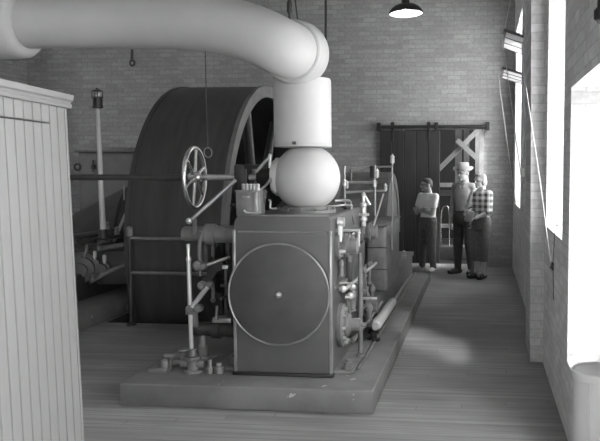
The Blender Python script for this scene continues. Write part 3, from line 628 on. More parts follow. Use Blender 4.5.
# hangers
def hanger(label, u, v0, v1, Y, r, mat='black', extra=None):
    a = P(u, v1, Y); b_ = V(a.x, a.y, CH)
    t = thing('pipe_hanger', a, label, 'hanger rod', 'hanger rods above the steam pipe')
    part('rod', lambda b: rod(b, a, b_, r), M[mat], t)
    if extra: extra(t, a)
hanger('dark hanger rod with a turnbuckle above the pipe bend', 289.5, 0, 20, 5.8, .009, extra=lambda t, a: part('turnbuckle', lambda b: lathe(b, P(289.5, 14, 5.8), (0, 0, 1), [(0, .012), (.02, .02), (.08, .02), (.1, .012)], 12), M['black'], t))
a = P(298, 23, 5.9); t = thing('pipe_hanger', a, 'thin slanting stay wire beside the turnbuckle rod', 'hanger rod', 'hanger rods above the steam pipe'); part('rod', lambda b: rod(b, a, P(288, -60, 5.9), .006), M['black'], t)
t_ = P(326, 62, 7.0); t = thing('pipe_hanger', t_, 'straight dark rod hanging down behind the pipe elbow', 'hanger rod', 'hanger rods above the steam pipe')
part('rod', lambda b: rod(b, t_, (t_.x, t_.y, CH), .011), M['black'], t); part('end_nut', lambda b: rod(b, t_ + V(0, 0, -.01), t_ + V(0, 0, .04), .022, n=6), M['black'], t)
a0 = P(132, 49.5, 5.87); a1 = P(132, 60, 5.87)
t = thing('eye_hook', a0, 'small dark eye hook hanging below the horizontal steam pipe', 'hook')
part('shank', lambda b: rod(b, a0, a1, .011), M['black'], t); part('eye', lambda b: torus(b, P(132.3, 63, 5.87), (.3, 1, 0), .02, .008, 20, 8), M['black'], t)
c0 = P(208, 152.5, 6.9)
t = thing('pull_cord', c0, 'thin pull cord with a ring hanging in front of the drum', 'cord')
part('cord', lambda b: rod(b, P(207.5, 147.5, 6.9), P(205, 45, 6.9), .004), M['cordd'], t); part('ring', lambda b: torus(b, c0, V(.35, 1, .1), .043, .005, 28, 8), M['edge'], t)
# ------------------------------------------------------------------ winding drum and railing
DX0, DX1, DYC, DZC, DRAD = -3.745, -2.675, 9.9, .81, 1.87
wd = thing('winding_drum', ((DX0 + DX1) / 2, DYC, DZC), 'massive dark winding drum rising from the floor pit behind the railing', 'drum')
def shell(b):
    lathe(b, (DX0, DYC, DZC), (1, 0, 0), [(0, DRAD), (DX1 - DX0, DRAD), (DX1 - DX0, DRAD - .10), (0, DRAD - .10), (0, DRAD)], 128, caps=False)
part('drum_shell', shell, M['drum'], wd, .4)
for x in (DX0 - .02, DX1 - .03):
    part('rim_flange', lambda b: lathe(b, (x, DYC, DZC), (1, 0, 0), [(0, DRAD - .13), (0, DRAD + .012), (.05, DRAD + .012), (.05, DRAD - .13), (0, DRAD - .13)], 128, caps=False), M['rim'] if x > -3 else M['drum'], wd, .4)
part('hub', lambda b: lathe(b, (DX0 + .1, DYC, DZC), (1, 0, 0), [(0, .34), (DX1 - DX0 - .2, .34)], 40), M['drum'], wd)
part('shaft', lambda b: rod(b, (DX0 - .5, DYC, DZC), (DX1 + .05, DYC, DZC), .12, n=24), M['iron'], wd)
for x in (DX0 + .15, DX1 - .2):
    for k in range(8):
        a = k / 8 * 2 * PI + .2; d = V(0, math.cos(a), math.sin(a)); part('spoke', lambda b: rod(b, V(x, DYC, DZC) + d * .3, V(x, DYC, DZC) + d * (DRAD - .05), .07, .05), M['drum'], wd)
rb_ = onZ(131, 322.5, 0); RY = 7.93
rp = P(131, 300, RY).x
rl = thing('guard_railing', (rp, RY, 0), 'dark two-rail pipe railing in front of the drum', 'railing')
part('post', lambda b: (rod(b, (rp, RY, 0), (rp, RY, .97), .024), lathe(b, (rp, RY, 0), (0, 0, 1), [(0, .05), (.02, .05), (.03, .028)], 14)), M['iron'], rl)
part('post_cap', lambda b: (ball(b, (rp, RY, 1.02), .035), lathe(b, (rp, RY, .95), (0, 0, 1), [(0, .036), (.05, .036)], 14)), M['iron2'], rl)
rq = P(196, 240, RY).x + .25
for v in (238.5, 273):
    z = P(150, v, RY).z; part('rail', lambda b: rod(b, (rp, RY, z), (rq, RY, z), .018), M['iron2'], rl)
part('post', lambda b: (rod(b, (rq, RY, 0), (rq, RY, .95), .024), ball(b, (rq, RY, .97), .034)), M['iron'], rl)
# ------------------------------------------------------------------ the far engine, seen between cabinet and drum
FX = -5.0
fe = thing('steam_engine', (FX, 8.6, .172), 'dark companion steam engine half hidden between pale cabinet and drum', 'steam engine')
part('bed_frame', lambda b: box(b, (-5.6, 6.6, .172), (-4.45, 11.3, .47), .015), M['iron'], fe)
cy, cz, R = 9.9, .80, .66
def fguard(b):
    def ring(x, k, dy): return [b.verts.new((x, cy - dy + R * k * math.cos(q / 24 * PI), (cz if k == 1 else cz - .12) + R * k * math.sin(q / 24 * PI))) for q in range(25)] + [b.verts.new((x, cy - dy - R * k, .47)), b.verts.new((x, cy - dy + R * k, .47))]
    A = ring(-4.47, 1, 0); B_ = ring(-5.2, .62, .1); n = len(A)
    b.faces.new(A); b.faces.new(B_[::-1])
    for q in range(n): b.faces.new((A[q], B_[q], B_[(q + 1) % n], A[(q + 1) % n]))
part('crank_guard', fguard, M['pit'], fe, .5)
part('crank_disc', lambda b: lathe(b, (-4.475, cy, .80), (1, 0, 0), [(0, .62), (.02, .62), (.03, .59), (.03, .2), (.10, .18)], 48), M['black'], fe, .4)
part('connecting_rod', lambda b: rod(b, onX(114, 241, -4.35), onX(125.5, 214, -4.35), .022, .016), M['edge'], fe)
part('connecting_rod', lambda b: rod(b, onX(124, 200, -4.35), onX(124, 185, -4.35), .008), M['edge'], fe)
FY = 8.45
part('guide_rail', lambda b: rod(b, P(74, 237, FY - .5), P(116, 230, FY + .5), .03), M['iron'], fe)
part('guide_rail', lambda b: rod(b, P(74, 243, FY - .5), P(120, 236, FY + .5), .026), M['iron'], fe)
part('steam_pipe', lambda b: rod(b, P(98, 249, FY), P(128, 244, FY + .3), .03), M['iron2'], fe)
part('eccentric_rod', lambda b: rod(b, P(90, 281, FY), P(129, 262, FY + .35), .028), M['iron2'], fe)
part('valve_bonnet', lambda b: lathe(b, P(84, 268, FY + .2), (.3, -1, 0), [(0, .2), (.12, .2), (.13, .15), (.2, .15), (.21, .08), (.26, .08)], 28), M['iron'], fe)
part('valve_bonnet', lambda b: lathe(b, P(103, 268, FY + .3), (.3, -1, 0), [(0, .1), (.12, .1), (.13, .07), (.2, .07)], 24), M['iron'], fe)
part('valve_chest', lambda b: box(b, (P(76, 300, FY + .35).x - .3, FY + .3, .3), (P(131, 300, FY + .35).x + .02, FY + .9, P(90, 250, FY + .3).z), .03), M['iron'], fe)
for (u, v) in ((95, 254.5), (104.5, 258.5)):
    part('oil_cup', lambda b: lathe(b, P(u, v + 5, FY - .05), (0, 0, 1), [(0, .012), (.02, .014), (.022, .022), (.09, .022), (.1, .012)], 14), M['pale'], fe)
for (u, v) in ((84.5, 238), (99.5, 246), (93, 277), (117, 231), (107, 226)):
    part('grease_cup', lambda b: (lathe(b, P(u, v + 3, FY - .1), (0, 0, 1), [(0, .03), (.03, .03), (.035, .018), (.07, .026), (.08, .01)], 14)), M['iron2'], fe)
part('wrist_lever', lambda b: tube(b, spline([P(86, 240, FY - .1), P(86.5, 250, FY - .1), P(84, 257, FY - .1)], 5), .018), M['iron2'], fe)
# lantern on a pole
lp = P(103, 231, 8.3); lt = P(97.6, 108.5, 8.3)
ln = thing('lantern_pole', lp, 'dark cage lantern on a pale tapered pole by the dark engine', 'lamp')
part('pole', lambda b: rod(b, lp, lt, .034, .02), M['pale'], ln)
part('pole_foot', lambda b: lathe(b, (lp.x, lp.y, lp.z - .12), (0, 0, 1), [(0, .08), (.03, .08), (.04, .05), (.14, .045)], 18), M['iron'], ln)
q = lt
part('lantern_base', lambda b: lathe(b, q, (0, 0, 1), [(0, .03), (.01, .062), (.02, .062), (.022, .052), (.11, .052), (.115, .06), (.125, .06)], 22), M['black'], ln)
part('glass_globe', lambda b: lathe(b, q, (0, 0, 1), [(.122, .045), (.14, .05), (.17, .05), (.18, .045)], 22), M['edge'], ln)
for k in range(4):
    a = k * PI / 2 + .5; o = V(.055 * math.cos(a), .055 * math.sin(a), 0); part('guard_wire', lambda b: rod(b, q + o + V(0, 0, .11), q + o * .95 + V(0, 0, .185), .006, n=6), M['black'], ln)
part('lantern_cap', lambda b: lathe(b, q, (0, 0, 1), [(.18, .062), (.19, .06), (.205, .03), (.21, .012), (.22, .012), (.225, 0)], 22), M['black'], ln)
# store bin against the end wall
bx0, bx1 = P(79, 180, 12.1).x, P(142, 180, 12.1).x; bz = P(80, 152, 12.1).z
bn = thing('store_bin', ((bx0 + bx1) / 2, 12.6, 0), 'tall dull grey board bin with dark lipped lid behind the dark engine', 'bin')
part('carcass', lambda b: box(b, (bx0, 12.1, 0), (bx1, 13.1, bz), .008), M['bin'], bn)
part('lid', lambda b: box(b, (bx0 - .04, 12.05, bz), (bx1 + .04, 13.12, bz + .07), .01), M['iron2'], bn)
part('hasp', lambda b: (box(b, P(91, 169, 12.08), P(95.5, 165, 12.08) + V(0, .03, 0), .004), rod(b, P(93, 172, 12.07), P(93, 160, 12.07), .012)), M['black'], bn)
part('hinge', lambda b: (torus(b, P(77.5, 167, 12.1), (0, 1, 0), .05, .016, 20, 8)), M['black'], bn)
# ------------------------------------------------------------------ pale board cabinet in the foreground
P1 = P(70.5, 95.5, 3.45); P0 = onZ(0, 80, P1.z); ZT = P1.z
du = (P1 - P0); du.z = 0; wv = du.length; du.normalize(); nv = V(du.y, -du.x, 0)      # nv points into the room (towards the engine)
cb = thing('board_cabinet', V(P1.x, P1.y, 0), 'tall pale tongue-and-groove board cabinet with moulded cornice in the foreground', 'cabinet')
cb.rotation_euler = (0, -.027, 0); cb.location.x += .043
pw = wv / 8.1; end = V(P1.x, P1.y, 0) - du * .05 - nv * .02
def board(b, s0, s1, z0, z1, t=.02):                  # one tongue-and-groove board with chamfered edges, s measured back from the far corner
    A = end - du * s0; B = end - du * s1; c_ = .0015
    pts = [A, A + nv * (t - c_) , A - du * c_ + nv * t, B + du * c_ + nv * t, B + nv * (t - c_), B]
    prism(b, [p + V(0, 0, z0) for p in pts], (0, 0, z1 - z0))
sl = P(0, 117, 1); seam_z = None
r_ = ray(25, 120.5); 
# intersection of that ray with the board plane
tt = (end - EYE).dot(nv) / r_.dot(nv); seam_z = (EYE + r_ * tt).z
nb = 15
part('board_panel', lambda b: [board(b, k * pw + .0055, (k + 1) * pw - .0055, .02 if k < 2 else seam_z + .004, ZT - .045) for k in range(nb)], M['cab'], cb, .3)
part('door', lambda b: [board(b, k * pw + .0055, (k + 1) * pw - .0055, .02, seam_z - .004) for k in range(2, nb)], M['cab'], cb, .3)
part('backing', lambda b: prism(b, [end + V(0, 0, 0), end - nv * .45, end - du * nb * pw - nv * .45, end - du * nb * pw], (0, 0, ZT - .1)), M['cabseam'], cb)
part('corner_post', lambda b: prism(b, [end + nv * .02, end + du * .022 + nv * .02, end + du * .022 - nv * .46, end - nv * .46], (0, 0, ZT - .05)), M['cab'], cb)
def cornice(b):
    prof = [(.02, ZT - .06), (.034, ZT - .058), (.038, ZT - .045), (.032, ZT - .036), (.034, ZT - .03), (.044, ZT - .024), (.048, ZT), (-.47, ZT), (-.47, ZT - .06)]
    A = end + du * .045; prism(b, [A + nv * s + V(0, 0, z) for s, z in prof], -du * (nb * pw + .06))
part('cornice', cornice, M['cab'], cb, .3)
# ------------------------------------------------------------------ pale canister by the near window
dY = 2.83; q = P(602.5, 369, dY); zq = q.z; rq_ = .105
vd = thing('vent_pipe', V(q.x, q.y, 0), 'pale round standpipe with flat rimmed cap beside the near window', 'standpipe')
part('barrel', lambda b: lathe(b, (q.x, q.y, 0), (0, 0, 1), [(0, rq_ - .002), (zq - .02, rq_ - .002)], 40), M['pale'], vd)
part('cap', lambda b: lathe(b, (q.x, q.y, zq - .03), (0, 0, 1), [(0, rq_), (.002, rq_ + .004), (.026, rq_ + .004), (.03, rq_), (.024, rq_ - .008), (.024, 0)], 40), M['pale'], vd)
part('seam', lambda b: tube(b, [(q.x - .045 - .012, q.y - math.sqrt(rq_ ** 2 - .057 ** 2), 0), (q.x - .057, q.y - math.sqrt(rq_ ** 2 - .057 ** 2), zq - .03)], .004, 8), M['pale'], vd)
# ------------------------------------------------------------------ lamps
pl = P(406, 14, 8.6)
lm = thing('pendant_lamp', pl, 'lit enamel dome pendant lamp high over the aisle', 'pendant lamp')
tiltm = Matrix.Rotation(-.05, 3, 'X') @ Matrix.Rotation(-.05, 3, 'Y'); ax = tiltm @ V(0, 0, 1)
part('lamp_shade', lambda b: lathe(b, pl, ax, [(0, .186), (.012, .186), (.03, .178), (.06, .155), (.085, .12), (.10, .08), (.11, .045), (.108, .04), (.095, .078), (.08, .115), (.055, .15), (.03, .17), (.01, .178), (0, .178)], 40, caps=False), M['iron'], lm)
part('socket', lambda b: lathe(b, pl + ax * .10, ax, [(0, .045), (.06, .042), (.07, .03), (.13, .028)], 18), M['iron'], lm)
part('lamp_cord', lambda b: rod(b, pl + ax * .2, (pl.x, pl.y, CH), .009), M['black'], lm)
part('inner_reflector', lambda b: lathe(b, pl, ax, [(.004, .176), (.03, .166), (.055, .145), (.078, .11), (.09, .07), (.094, .0)], 36, caps=False), M['enamel'], lm)
part('bulb', lambda b: ball(b, pl + ax * .035, .04), M['bulb'], lm)
wl = onX(600, 14, WX - .045)
sc2 = thing('wall_lamp', V(WX, wl.y, wl.z), 'small dark lamp holder on the brick above the near window', 'wall lamp')
part('back_plate', lambda b: lathe(b, (WX, wl.y, wl.z + .05), (-1, 0, 0), [(0, .05), (.015, .05), (.02, .03)], 20), M['black'], sc2)
part('arm', lambda b: tube(b, spline([(WX, wl.y, wl.z + .05), (WX - .04, wl.y, wl.z + .06), (WX - .045, wl.y, wl.z + .05), (WX - .045, wl.y, wl.z + .02)], 5), .012), M['black'], sc2)
part('holder', lambda b: lathe(b, (WX - .045, wl.y, wl.z), (0, 0, 1), [(-.025, .022), (-.02, .026), (.015, .026), (.028, .015)], 18), M['black'], sc2)
part('bulb', lambda b: ball(b, (WX - .045, wl.y, wl.z - .026), .016), M['iron2'], sc2)
# ------------------------------------------------------------------ window cords
cg_ = 'window cords hanging by the tall windows'
def cord(pts, label, mat='cordw', r=.006, name='window_cord'):
    bm = BM(); tube(bm, pts, r, 8); return tag(obj(name, bm, M[mat], loc=Vector(pts[0])), label, 'cord', cg_)
cord([P(510.6, 0, 10.5) + V(0, 0, .3), P(510.6, 0, 10.5), P(502.4, 39, 10.6), P(509.6, 90, 10.3), P(515.7, 138, 9.6), P(521.6, 180, 9.0), P(525.2, 204, 8.7)], 'pale cord bowing out around the upper open sash')
cord([P(514.7, 0, 10) + V(0, 0, .3), P(514.7, 0, 10), P(519.8, 29, 9.7), P(522.3, 60, 9.4), P(526.5, 90, 6.6 - .03), P(540, 180, 6.2), P(550.5, 262, 5.6)], 'long pale cord running down across the brick pier', r=.0032)
cord([P(498.6, 75, 11.6), P(500.2, 92, 11.5), P(512.3, 180, 10.4), P(515.6, 203, 10)], 'pale cord hanging from the lower open sash')
cord([P(524.6, -30, 7.1), P(524.3, 140, 7.12), P(523.2, 162, 7.12), P(523, 168, 7.1)], 'straight pale cord down the pier edge to a weight', r=.006)
bm = BM(); a = P(521, 177, 7.1); box(bm, a, P(525, 168, 7.1) + V(0, .05, 0), .006); tag(obj('sash_weight', bm, M['sash'], loc=a), 'small pale weight hanging beside the brick pier', 'weight')
cord([onX(561, 212, .53), onX(555, 232, .53), onX(553, 262, .53), onX(553.5, 300, .53)], 'thin dark wire looping on the brick below the middle window', 'cordd', .0025)
cord([onX(547, 226, .515), onX(561, 225, .515)], 'short dark wire stretched across the middle window sill', 'cordd', .0025)
a = onX(553.5, 266, WX); bm = BM(); box(bm, a + V(-.015, -.03, -.03), a + V(0, .03, .03), .004); rod(bm, a + V(-.014, -.06, .02), a + V(-.014, .06, -.02), .008)
tag(obj('cord_cleat', bm, M['iron'], loc=a), 'dark cord cleat fixed low on the brick window wall', 'cleat')

# ------------------------------------------------------------------ people
def capsule(b, p, q, r0, r1): 
    p = Vector(p); q = Vector(q); rod(b, p, q, r0, r1, 14); ball(b, p, r0, u=14, v=8); ball(b, q, r1, u=14, v=8)
def ell(b, c, radii, R=None):
    t = bmesh.new(); bmesh.ops.create_uvsphere(t, u_segments=18, v_segments=12, radius=1); bmesh.ops.scale(t, vec=radii, verts=t.verts)
    if R is not None: bmesh.ops.rotate(t, cent=(0, 0, 0), matrix=R, verts=t.verts)
    bmesh.ops.translate(t, vec=c, verts=t.verts); merge(b, t)
def blob(name, build, mat, parent, vox=.008, sm=3, cuts=(), loc=None):
    b = BM(); build(b); me = bpy.data.meshes.new('tmp'); b.to_mesh(me); b.free()
    o = bpy.data.objects.new('tmp', me); C.objects.link(o)
    r = o.modifiers.new('r', 'REMESH'); r.mode = 'VOXEL'; r.voxel_size = vox; r.use_smooth_shade = True
    s = o.modifiers.new('s', 'SMOOTH'); s.iterations = sm; s.factor = .5
    bpy.context.view_layer.update()
    ev = o.evaluated_get(bpy.context.evaluated_depsgraph_get()); b = BM(); b.from_mesh(ev.to_mesh()); ev.to_mesh_clear()
    bpy.data.objects.remove(o); bpy.data.meshes.remove(me)
    for (p, n) in cuts:
        gm = b.verts[:] + b.edges[:] + b.faces[:]
        rs = bmesh.ops.bisect_plane(b, geom=gm, plane_co=p, plane_no=n, clear_outer=True)
        ed = [e for e in rs['geom_cut'] if isinstance(e, bmesh.types.BMEdge)]
        bmesh.ops.holes_fill(b, edges=ed, sides=0)
    return obj(name, b, mat, parent, 1.0, loc=loc)
def hand(b, w, d, n, k=1., curl=.8, side=1):
    """palm, four unequal bent fingers and a thumb; w wrist, d pointing direction, n palm side"""
    d = Vector(d).normalized(); n = Vector(n); n = (n - d * n.dot(d)).normalized(); s = d.cross(n) * side; w = Vector(w)
    for j in (-1.2, -.4, .4, 1.2): capsule(b, w + s * .008 * j * k, w + d * .078 * k + s * .019 * j * k, .014 * k, .011 * k)
    for j, L in zip((-1.5, -.5, .5, 1.5), (.062, .074, .07, .054)):
        p = w + d * .08 * k + s * .0165 * j * k; d1 = (d * math.cos(curl * .6) + n * math.sin(curl * .6)); d2 = (d * math.cos(curl * 1.6) + n * math.sin(curl * 1.6))
        m_ = p + d1 * L * .5 * k; capsule(b, p, m_, .0088 * k, .0082 * k); capsule(b, m_, m_ + d2 * L * .5 * k, .0082 * k, .007 * k)
    p = w + d * .025 * k - s * .028 * k; m_ = p + (d * .6 - s * .6 + n * .4).normalized() * .034 * k; capsule(b, p, m_, .0115 * k, .0098 * k); capsule(b, m_, m_ + (d * .9 + n * .35 - s * .05).normalized() * .03 * k, .0095 * k, .008 * k)
def person(base, H, face, look, spec, label):
    """base: ground point; face/look: unit xy directions of chest and head"""
    f = V(face[0], face[1], 0).normalized(); l = V(-f.y, f.x, 0); base = Vector(base)
    hf = V(look[0], look[1], look[2] if len(look) > 2 else 0).normalized(); hl = V(-hf.y, hf.x, 0).normalized(); hu = hf.cross(hl) if hf.cross(hl).z > 0 else hl.cross(hf)
    J = lambda a, b_, z: base + l * a + f * b_ + V(0, 0, z)
    slim = spec.get('slim', 1.); sh = spec.get('sh', .115) * H
    feet = spec['feet']                                  # (lateral, forward, yaw) for left and right
    hipz, kz, az = .52 * H, .285 * H, .052 * H
    legs = []
    for s, (fa, fb, fy) in zip((1, -1), feet):
        hip = J(s * .052 * H, 0, hipz); an = J(fa * H, fb * H - .01 * H, az); kn = hip.lerp(an, .51) + f * spec.get('knee', .012) * H
        fd = (f * math.cos(fy) + l * math.sin(fy)); legs.append((hip, kn, an, fd))
    shs = [J(s * sh, .0, .805 * H) for s in (1, -1)]
    HH = H / 7.3; hc = J(0, .012 * H, 0) + V(0, 0, H - HH * .52) + hf * .012 * H
    up = hf.cross(hl); up = up if up.z > 0 else -up
    Rm = Matrix((hl, hf, up)).transposed()               # head frame: x left, y forward, z up
    hp = lambda x, y, z: hc + Rm @ V(x * HH, y * HH, z * HH)
    arms = spec['arms'](J, H, shs)                       # [(elbow, wrist, hand dir, palm)] for left and right
    tr = .082 * H * slim
    def loft(b, prof, k, grow=.004):
        rings = []
        for (z, w_, d_) in prof:
            rings.append([b.verts.new(J((w_ * H * slim * k + grow) * math.copysign(abs(math.cos(q)) ** .85, math.cos(q)), (d_ * H * slim * k + grow) * math.copysign(abs(math.sin(q)) ** .85, math.sin(q)), z * H)) for q in [2 * PI * m / 32 for m in range(32)]])
        for A, B in zip(rings, rings[1:]):
            for m in range(32): b.faces.new((A[m], A[(m + 1) % 32], B[(m + 1) % 32], B[m]))
        b.faces.new(rings[0][::-1]); b.faces.new(rings[-1])
    def torso(b, k, z0):
        loft(b, [(max(z0 - .05, .49), .098, .068), (.55, .097, .066), (.585, .093, .063), (.63, .093, .063), (.68, .099, .068), (.73, .105, .073), (.77, .104, .069), (.80, .092, .058), (.825, .066, .047), (.845, .046, .042)], k)
        for p in shs: capsule(b, J(0, 0, .80 * H), p, .045 * H * k, .038 * H * k)
    def legparts(b, k, end=1.):
        for (hip, kn, an, fd) in legs:
            capsule(b, hip, kn, .052 * H * k * slim, .041 * H * k); q = kn.lerp(an, end); capsule(b, kn, q, .040 * H * k, (.027 if end == 1 else .036) * H * k)
    def body(b):
        ell(b, hp(0, -.03, .10), (.355 * HH, .43 * HH, .40 * HH), Rm); ell(b, hp(0, .10, -.18), (.27 * HH, .29 * HH, .32 * HH), Rm)
        capsule(b, hp(0, .395, .02), hp(0, .475, -.11), .035 * HH, .06 * HH); ell(b, hp(0, .30, -.40), (.14 * HH, .11 * HH, .09 * HH), Rm)
        ell(b, hp(0, .37, -.26), (.11 * HH, .05 * HH, .05 * HH), Rm); ell(b, hp(0, .36, .10), (.24 * HH, .06 * HH, .05 * HH), Rm)
        for s in (1, -1): ell(b, hp(s * .36, -.06, -.03), (.045 * HH, .09 * HH, .14 * HH), Rm)
        capsule(b, hp(0, -.10, -.25), J(0, -.01 * H, .80 * H), .038 * H, .043 * H)
        torso(b, .84, .56); legparts(b, .82)
        for (hip, kn, an, fd) in legs: capsule(b, an - fd * .02 * H + V(0, 0, -.02 * H), an + fd * .10 * H + V(0, 0, -.03 * H), .026 * H, .02 * H)
        for s, p, (e, w, d, n) in zip((1, -1), shs, arms):
            capsule(b, p, e, .030 * H * slim, .025 * H * slim); capsule(b, e, w, .025 * H * slim, .0165 * H)
            hand(b, w, d, n, H / 1.72, spec.get('curl', .8), s)
    o = blob('person', body, spec['skin'], None, .0062, 2, loc=base); tag(o, label, 'person')
    # eyes, brows and mouth
    for s in (1, -1):
        bm = BM(); ell(bm, hp(s * .155, .365, .03), (.055 * HH, .03 * HH, .03 * HH), Rm); obj('eye', bm, M['shoe_dark'], o, 1.2)
    bm = BM(); ell(bm, hp(0, .405, -.265), (.10 * HH, .03 * HH, .018 * HH), Rm); obj('mouth', bm, M['felt_band'], o, 1.2)
    # clothes
    slv = spec.get('sleeve', .55); cuffr = spec.get('cuffr', .036)
    def shirt(b):
        torso(b, 1.0, spec.get('hem', .56))
        for p, (e, w, d, n) in zip(shs, arms):
            if slv <= 1: capsule(b, p, p.lerp(e, slv), .043 * H * slim, cuffr * H)
            else: capsule(b, p, e, .042 * H * slim, .034 * H * slim); capsule(b, e, e.lerp(w, slv - 1), .034 * H * slim, .028 * H)
    blob('shirt', shirt, spec['shirt'], o, .009, 3, cuts=[(J(0, 0, spec.get('hemz', .53) * H), V(0, 0, -1)), (J(0, 0, .845 * H), V(0, .0, 1))])
    blob('trousers', lambda b: (legparts(b, spec.get('baggy', 1.2), spec.get('leg_end', 1.)), loft(b, [(.455, .085, .062), (.475, .100, .072), (.52, .106, .076), (.56, .103, .072), (.62, .098, .069)], 1, .008)), spec['trousers'], o, .009, 3,
         cuts=[(J(0, 0, spec.get('waist', .585) * H), V(0, 0, 1)), (J(0, 0, spec.get('cuff', .028) * H), V(0, 0, -1))])
    if 'roll' in spec:
        for (hip, kn, an, fd) in legs:
            q = kn.lerp(an, spec['leg_end']); bm = BM(); d = (an - kn).normalized(); lathe(bm, q - d * .02, d, [(-.03, .041 * H), (-.028, .0445 * H), (.028, .0445 * H), (.03, .041 * H)], 20); obj('rolled_cuff', bm, spec['roll'], o)
    for (hip, kn, an, fd) in legs:
        zf = V(an.x, an.y, base.z)
        def shoe(b):
            capsule(b, zf - fd * .022 * H + V(0, 0, .026 * H), zf + fd * .105 * H + V(0, 0, .02 * H), .027 * H, .02 * H); capsule(b, zf + fd * .03 * H + V(0, 0, .024 * H), zf + fd * .085 * H + V(0, 0, .019 * H), .029 * H, .027 * H)
            if not spec.get('flats'): capsule(b, zf + V(0, 0, .03 * H), an + V(0, 0, .012 * H), .029 * H, .03 * H)
        blob('shoe', shoe, spec['shoe'], o, .006, 2, cuts=[(base + V(0, 0, .001), V(0, 0, -1))])
    spec['extra'](o, hp, HH, Rm, J, H)
    return o
def hair_blob(o, hp, HH, Rm, mat, items, cuts=()):
    blob('hair', lambda b: [ell(b, hp(*c), tuple(r * HH for r in rad), Rm) for c, rad in items], mat, o, .007, 2, cuts)

# boy: white tee, arms folded, looking along the room
def boy_arms(J, H, shs):
    e = [J(.132 * H, .055 * H, .63 * H), J(-.132 * H, .055 * H, .63 * H)]
    return [(e[0], J(-.045 * H, .115 * H, .665 * H), J(-.2, .02, .03) - J(0, 0, 0), J(.1, -1, 0) - J(0, 0, 0)), (e[1], J(.045 * H, .13 * H, .675 * H), J(.2, -.04, .02) - J(0, 0, 0), J(0, -1, 0) - J(0, 0, 0))]
def boy_extra(o, hp, HH, Rm, J, H):
    hair_blob(o, hp, HH, Rm, M['hair_brown'], [((0, -.08, .20), (.375, .42, .36)), ((0, .10, .42), (.30, .30, .16)), ((0, -.30, .02), (.30, .20, .30))], [(hp(0, .30, .24), Rm @ V(0, .8, -.35))])
    gl = obj('glasses', (lambda b: ([torus(b, hp(s * .155, .43, .03), Rm @ V(s * .15, 1, 0), (.085 * HH), .009 * HH, 20, 6) for s in (1, -1)], rod(b, hp(-.07, .44, .04), hp(.07, .44, .04), .012 * HH), [rod(b, hp(s * .24, .41, .05), hp(s * .37, -.05, .04), .013 * HH) for s in (1, -1)], b)[-1])(BM()), M['shoe_dark'], o, 1.2)
bb = onZ(424, 271.5, PLZ); bb.y = min(bb.y, 11.42); bb = P(428, 271, 11.38); bb.z = PLZ + .0015
person(bb, 1.345, (-.72, -.70), (-.93, -.37, -.02), dict(feet=((.075, 0, .45), (-.075, .03, -.35)), arms=boy_arms, skin=M['skin'], shirt=M['tee'], trousers=M['jeans'], shoe=M['shoe_tan'], sleeve=.55, cuffr=.040, baggy=1.3, hem=.57, hemz=.545, slim=.98, extra=boy_extra),
       'boy in white t-shirt and glasses standing with folded arms on the plinth end')
# man in cowboy hat
def man_arms(J, H, shs):
    return [(J(.142 * H, -.01 * H, .62 * H), J(.125 * H, .06 * H, .49 * H), J(-.05, .3, -1) - J(0, 0, 0), J(-1, 0, 0) - J(0, 0, 0)), (J(-.142 * H, -.02 * H, .62 * H), J(-.122 * H, .045 * H, .475 * H), J(.05, .25, -1) - J(0, 0, 0), J(1, 0, 0) - J(0, 0, 0))]
def man_extra(o, hp, HH, Rm, J, H):
    hair_blob(o, hp, HH, Rm, M['hair_brown'], [((0, -.12, .15), (.365, .40, .30))], [(hp(0, .20, .1), Rm @ V(0, 1, -.1))])
    def hat(b):
        n = 40; prof = [(.50, 0.0, .62), (.47, .16, .62), (.40, .30, .58), (.385, .40, .30), (.39, .41, .24), (.72, .74, .24), (.73, .75, .225), (.39, .41, .21)]
        rings = []
        for (rx, ry, z) in [(.0, .0, .66), (.15, .20, .64), (.27, .36, .74), (.34, .43, .67), (.385, .455, .40), (.40, .47, .24), (.52, .62, .21), (.62, .76, .24), (.62, .76, .215), (.50, .60, .185), (.39, .46, .20), (.37, .44, .40), (.0, .0, .50)]:
            if rx == 0: rings.append([b.verts.new(hp(0, -.03, z))]); continue
            rings.append([b.verts.new(hp(rx * math.cos(2 * PI * k / n), -.03 + ry * math.sin(2 * PI * k / n), z + (.24 * math.cos(2 * PI * k / n) ** 2 if rx > .5 else 0))) for k in range(n)])
        for A, B in zip(rings, rings[1:]):
            for k in range(n):
                m_ = (k + 1) % n
                if len(A) == 1: b.faces.new((A[0], B[k], B[m_]))
                elif len(B) == 1: b.faces.new((A[k], B[0], A[m_]))
                else: b.faces.new((A[k], B[k], B[m_], A[m_]))
        return b
    h = obj('cowboy_hat', hat(BM()), M['felt'], o, .9)
    bm = BM(); pts = [hp(.405 * math.cos(2 * PI * k / 36), -.03 + .475 * math.sin(2 * PI * k / 36), .29) for k in range(36)]; tube(bm, pts, .035 * HH, 8, closed=True); obj('hat_band', bm, M['felt_band'], h, 1.2)
    bm = BM(); pts = [J(.101 * H * math.cos(2 * PI * k / 40), .074 * H * math.sin(2 * PI * k / 40), .578 * H) for k in range(40)]; tube(bm, pts, .012, 8, closed=True); obj('belt', bm, M['shoe_dark'], o, 1.2)
    blob('collar', lambda b: [capsule(b, J(s * .015 * H, .055 * H, .80 * H), J(s * .05 * H, .01 * H, .845 * H), .014, .016) for s in (1, -1)], M['shirt'], o, .006, 1)
mb = onZ(464, 273.5, 0)
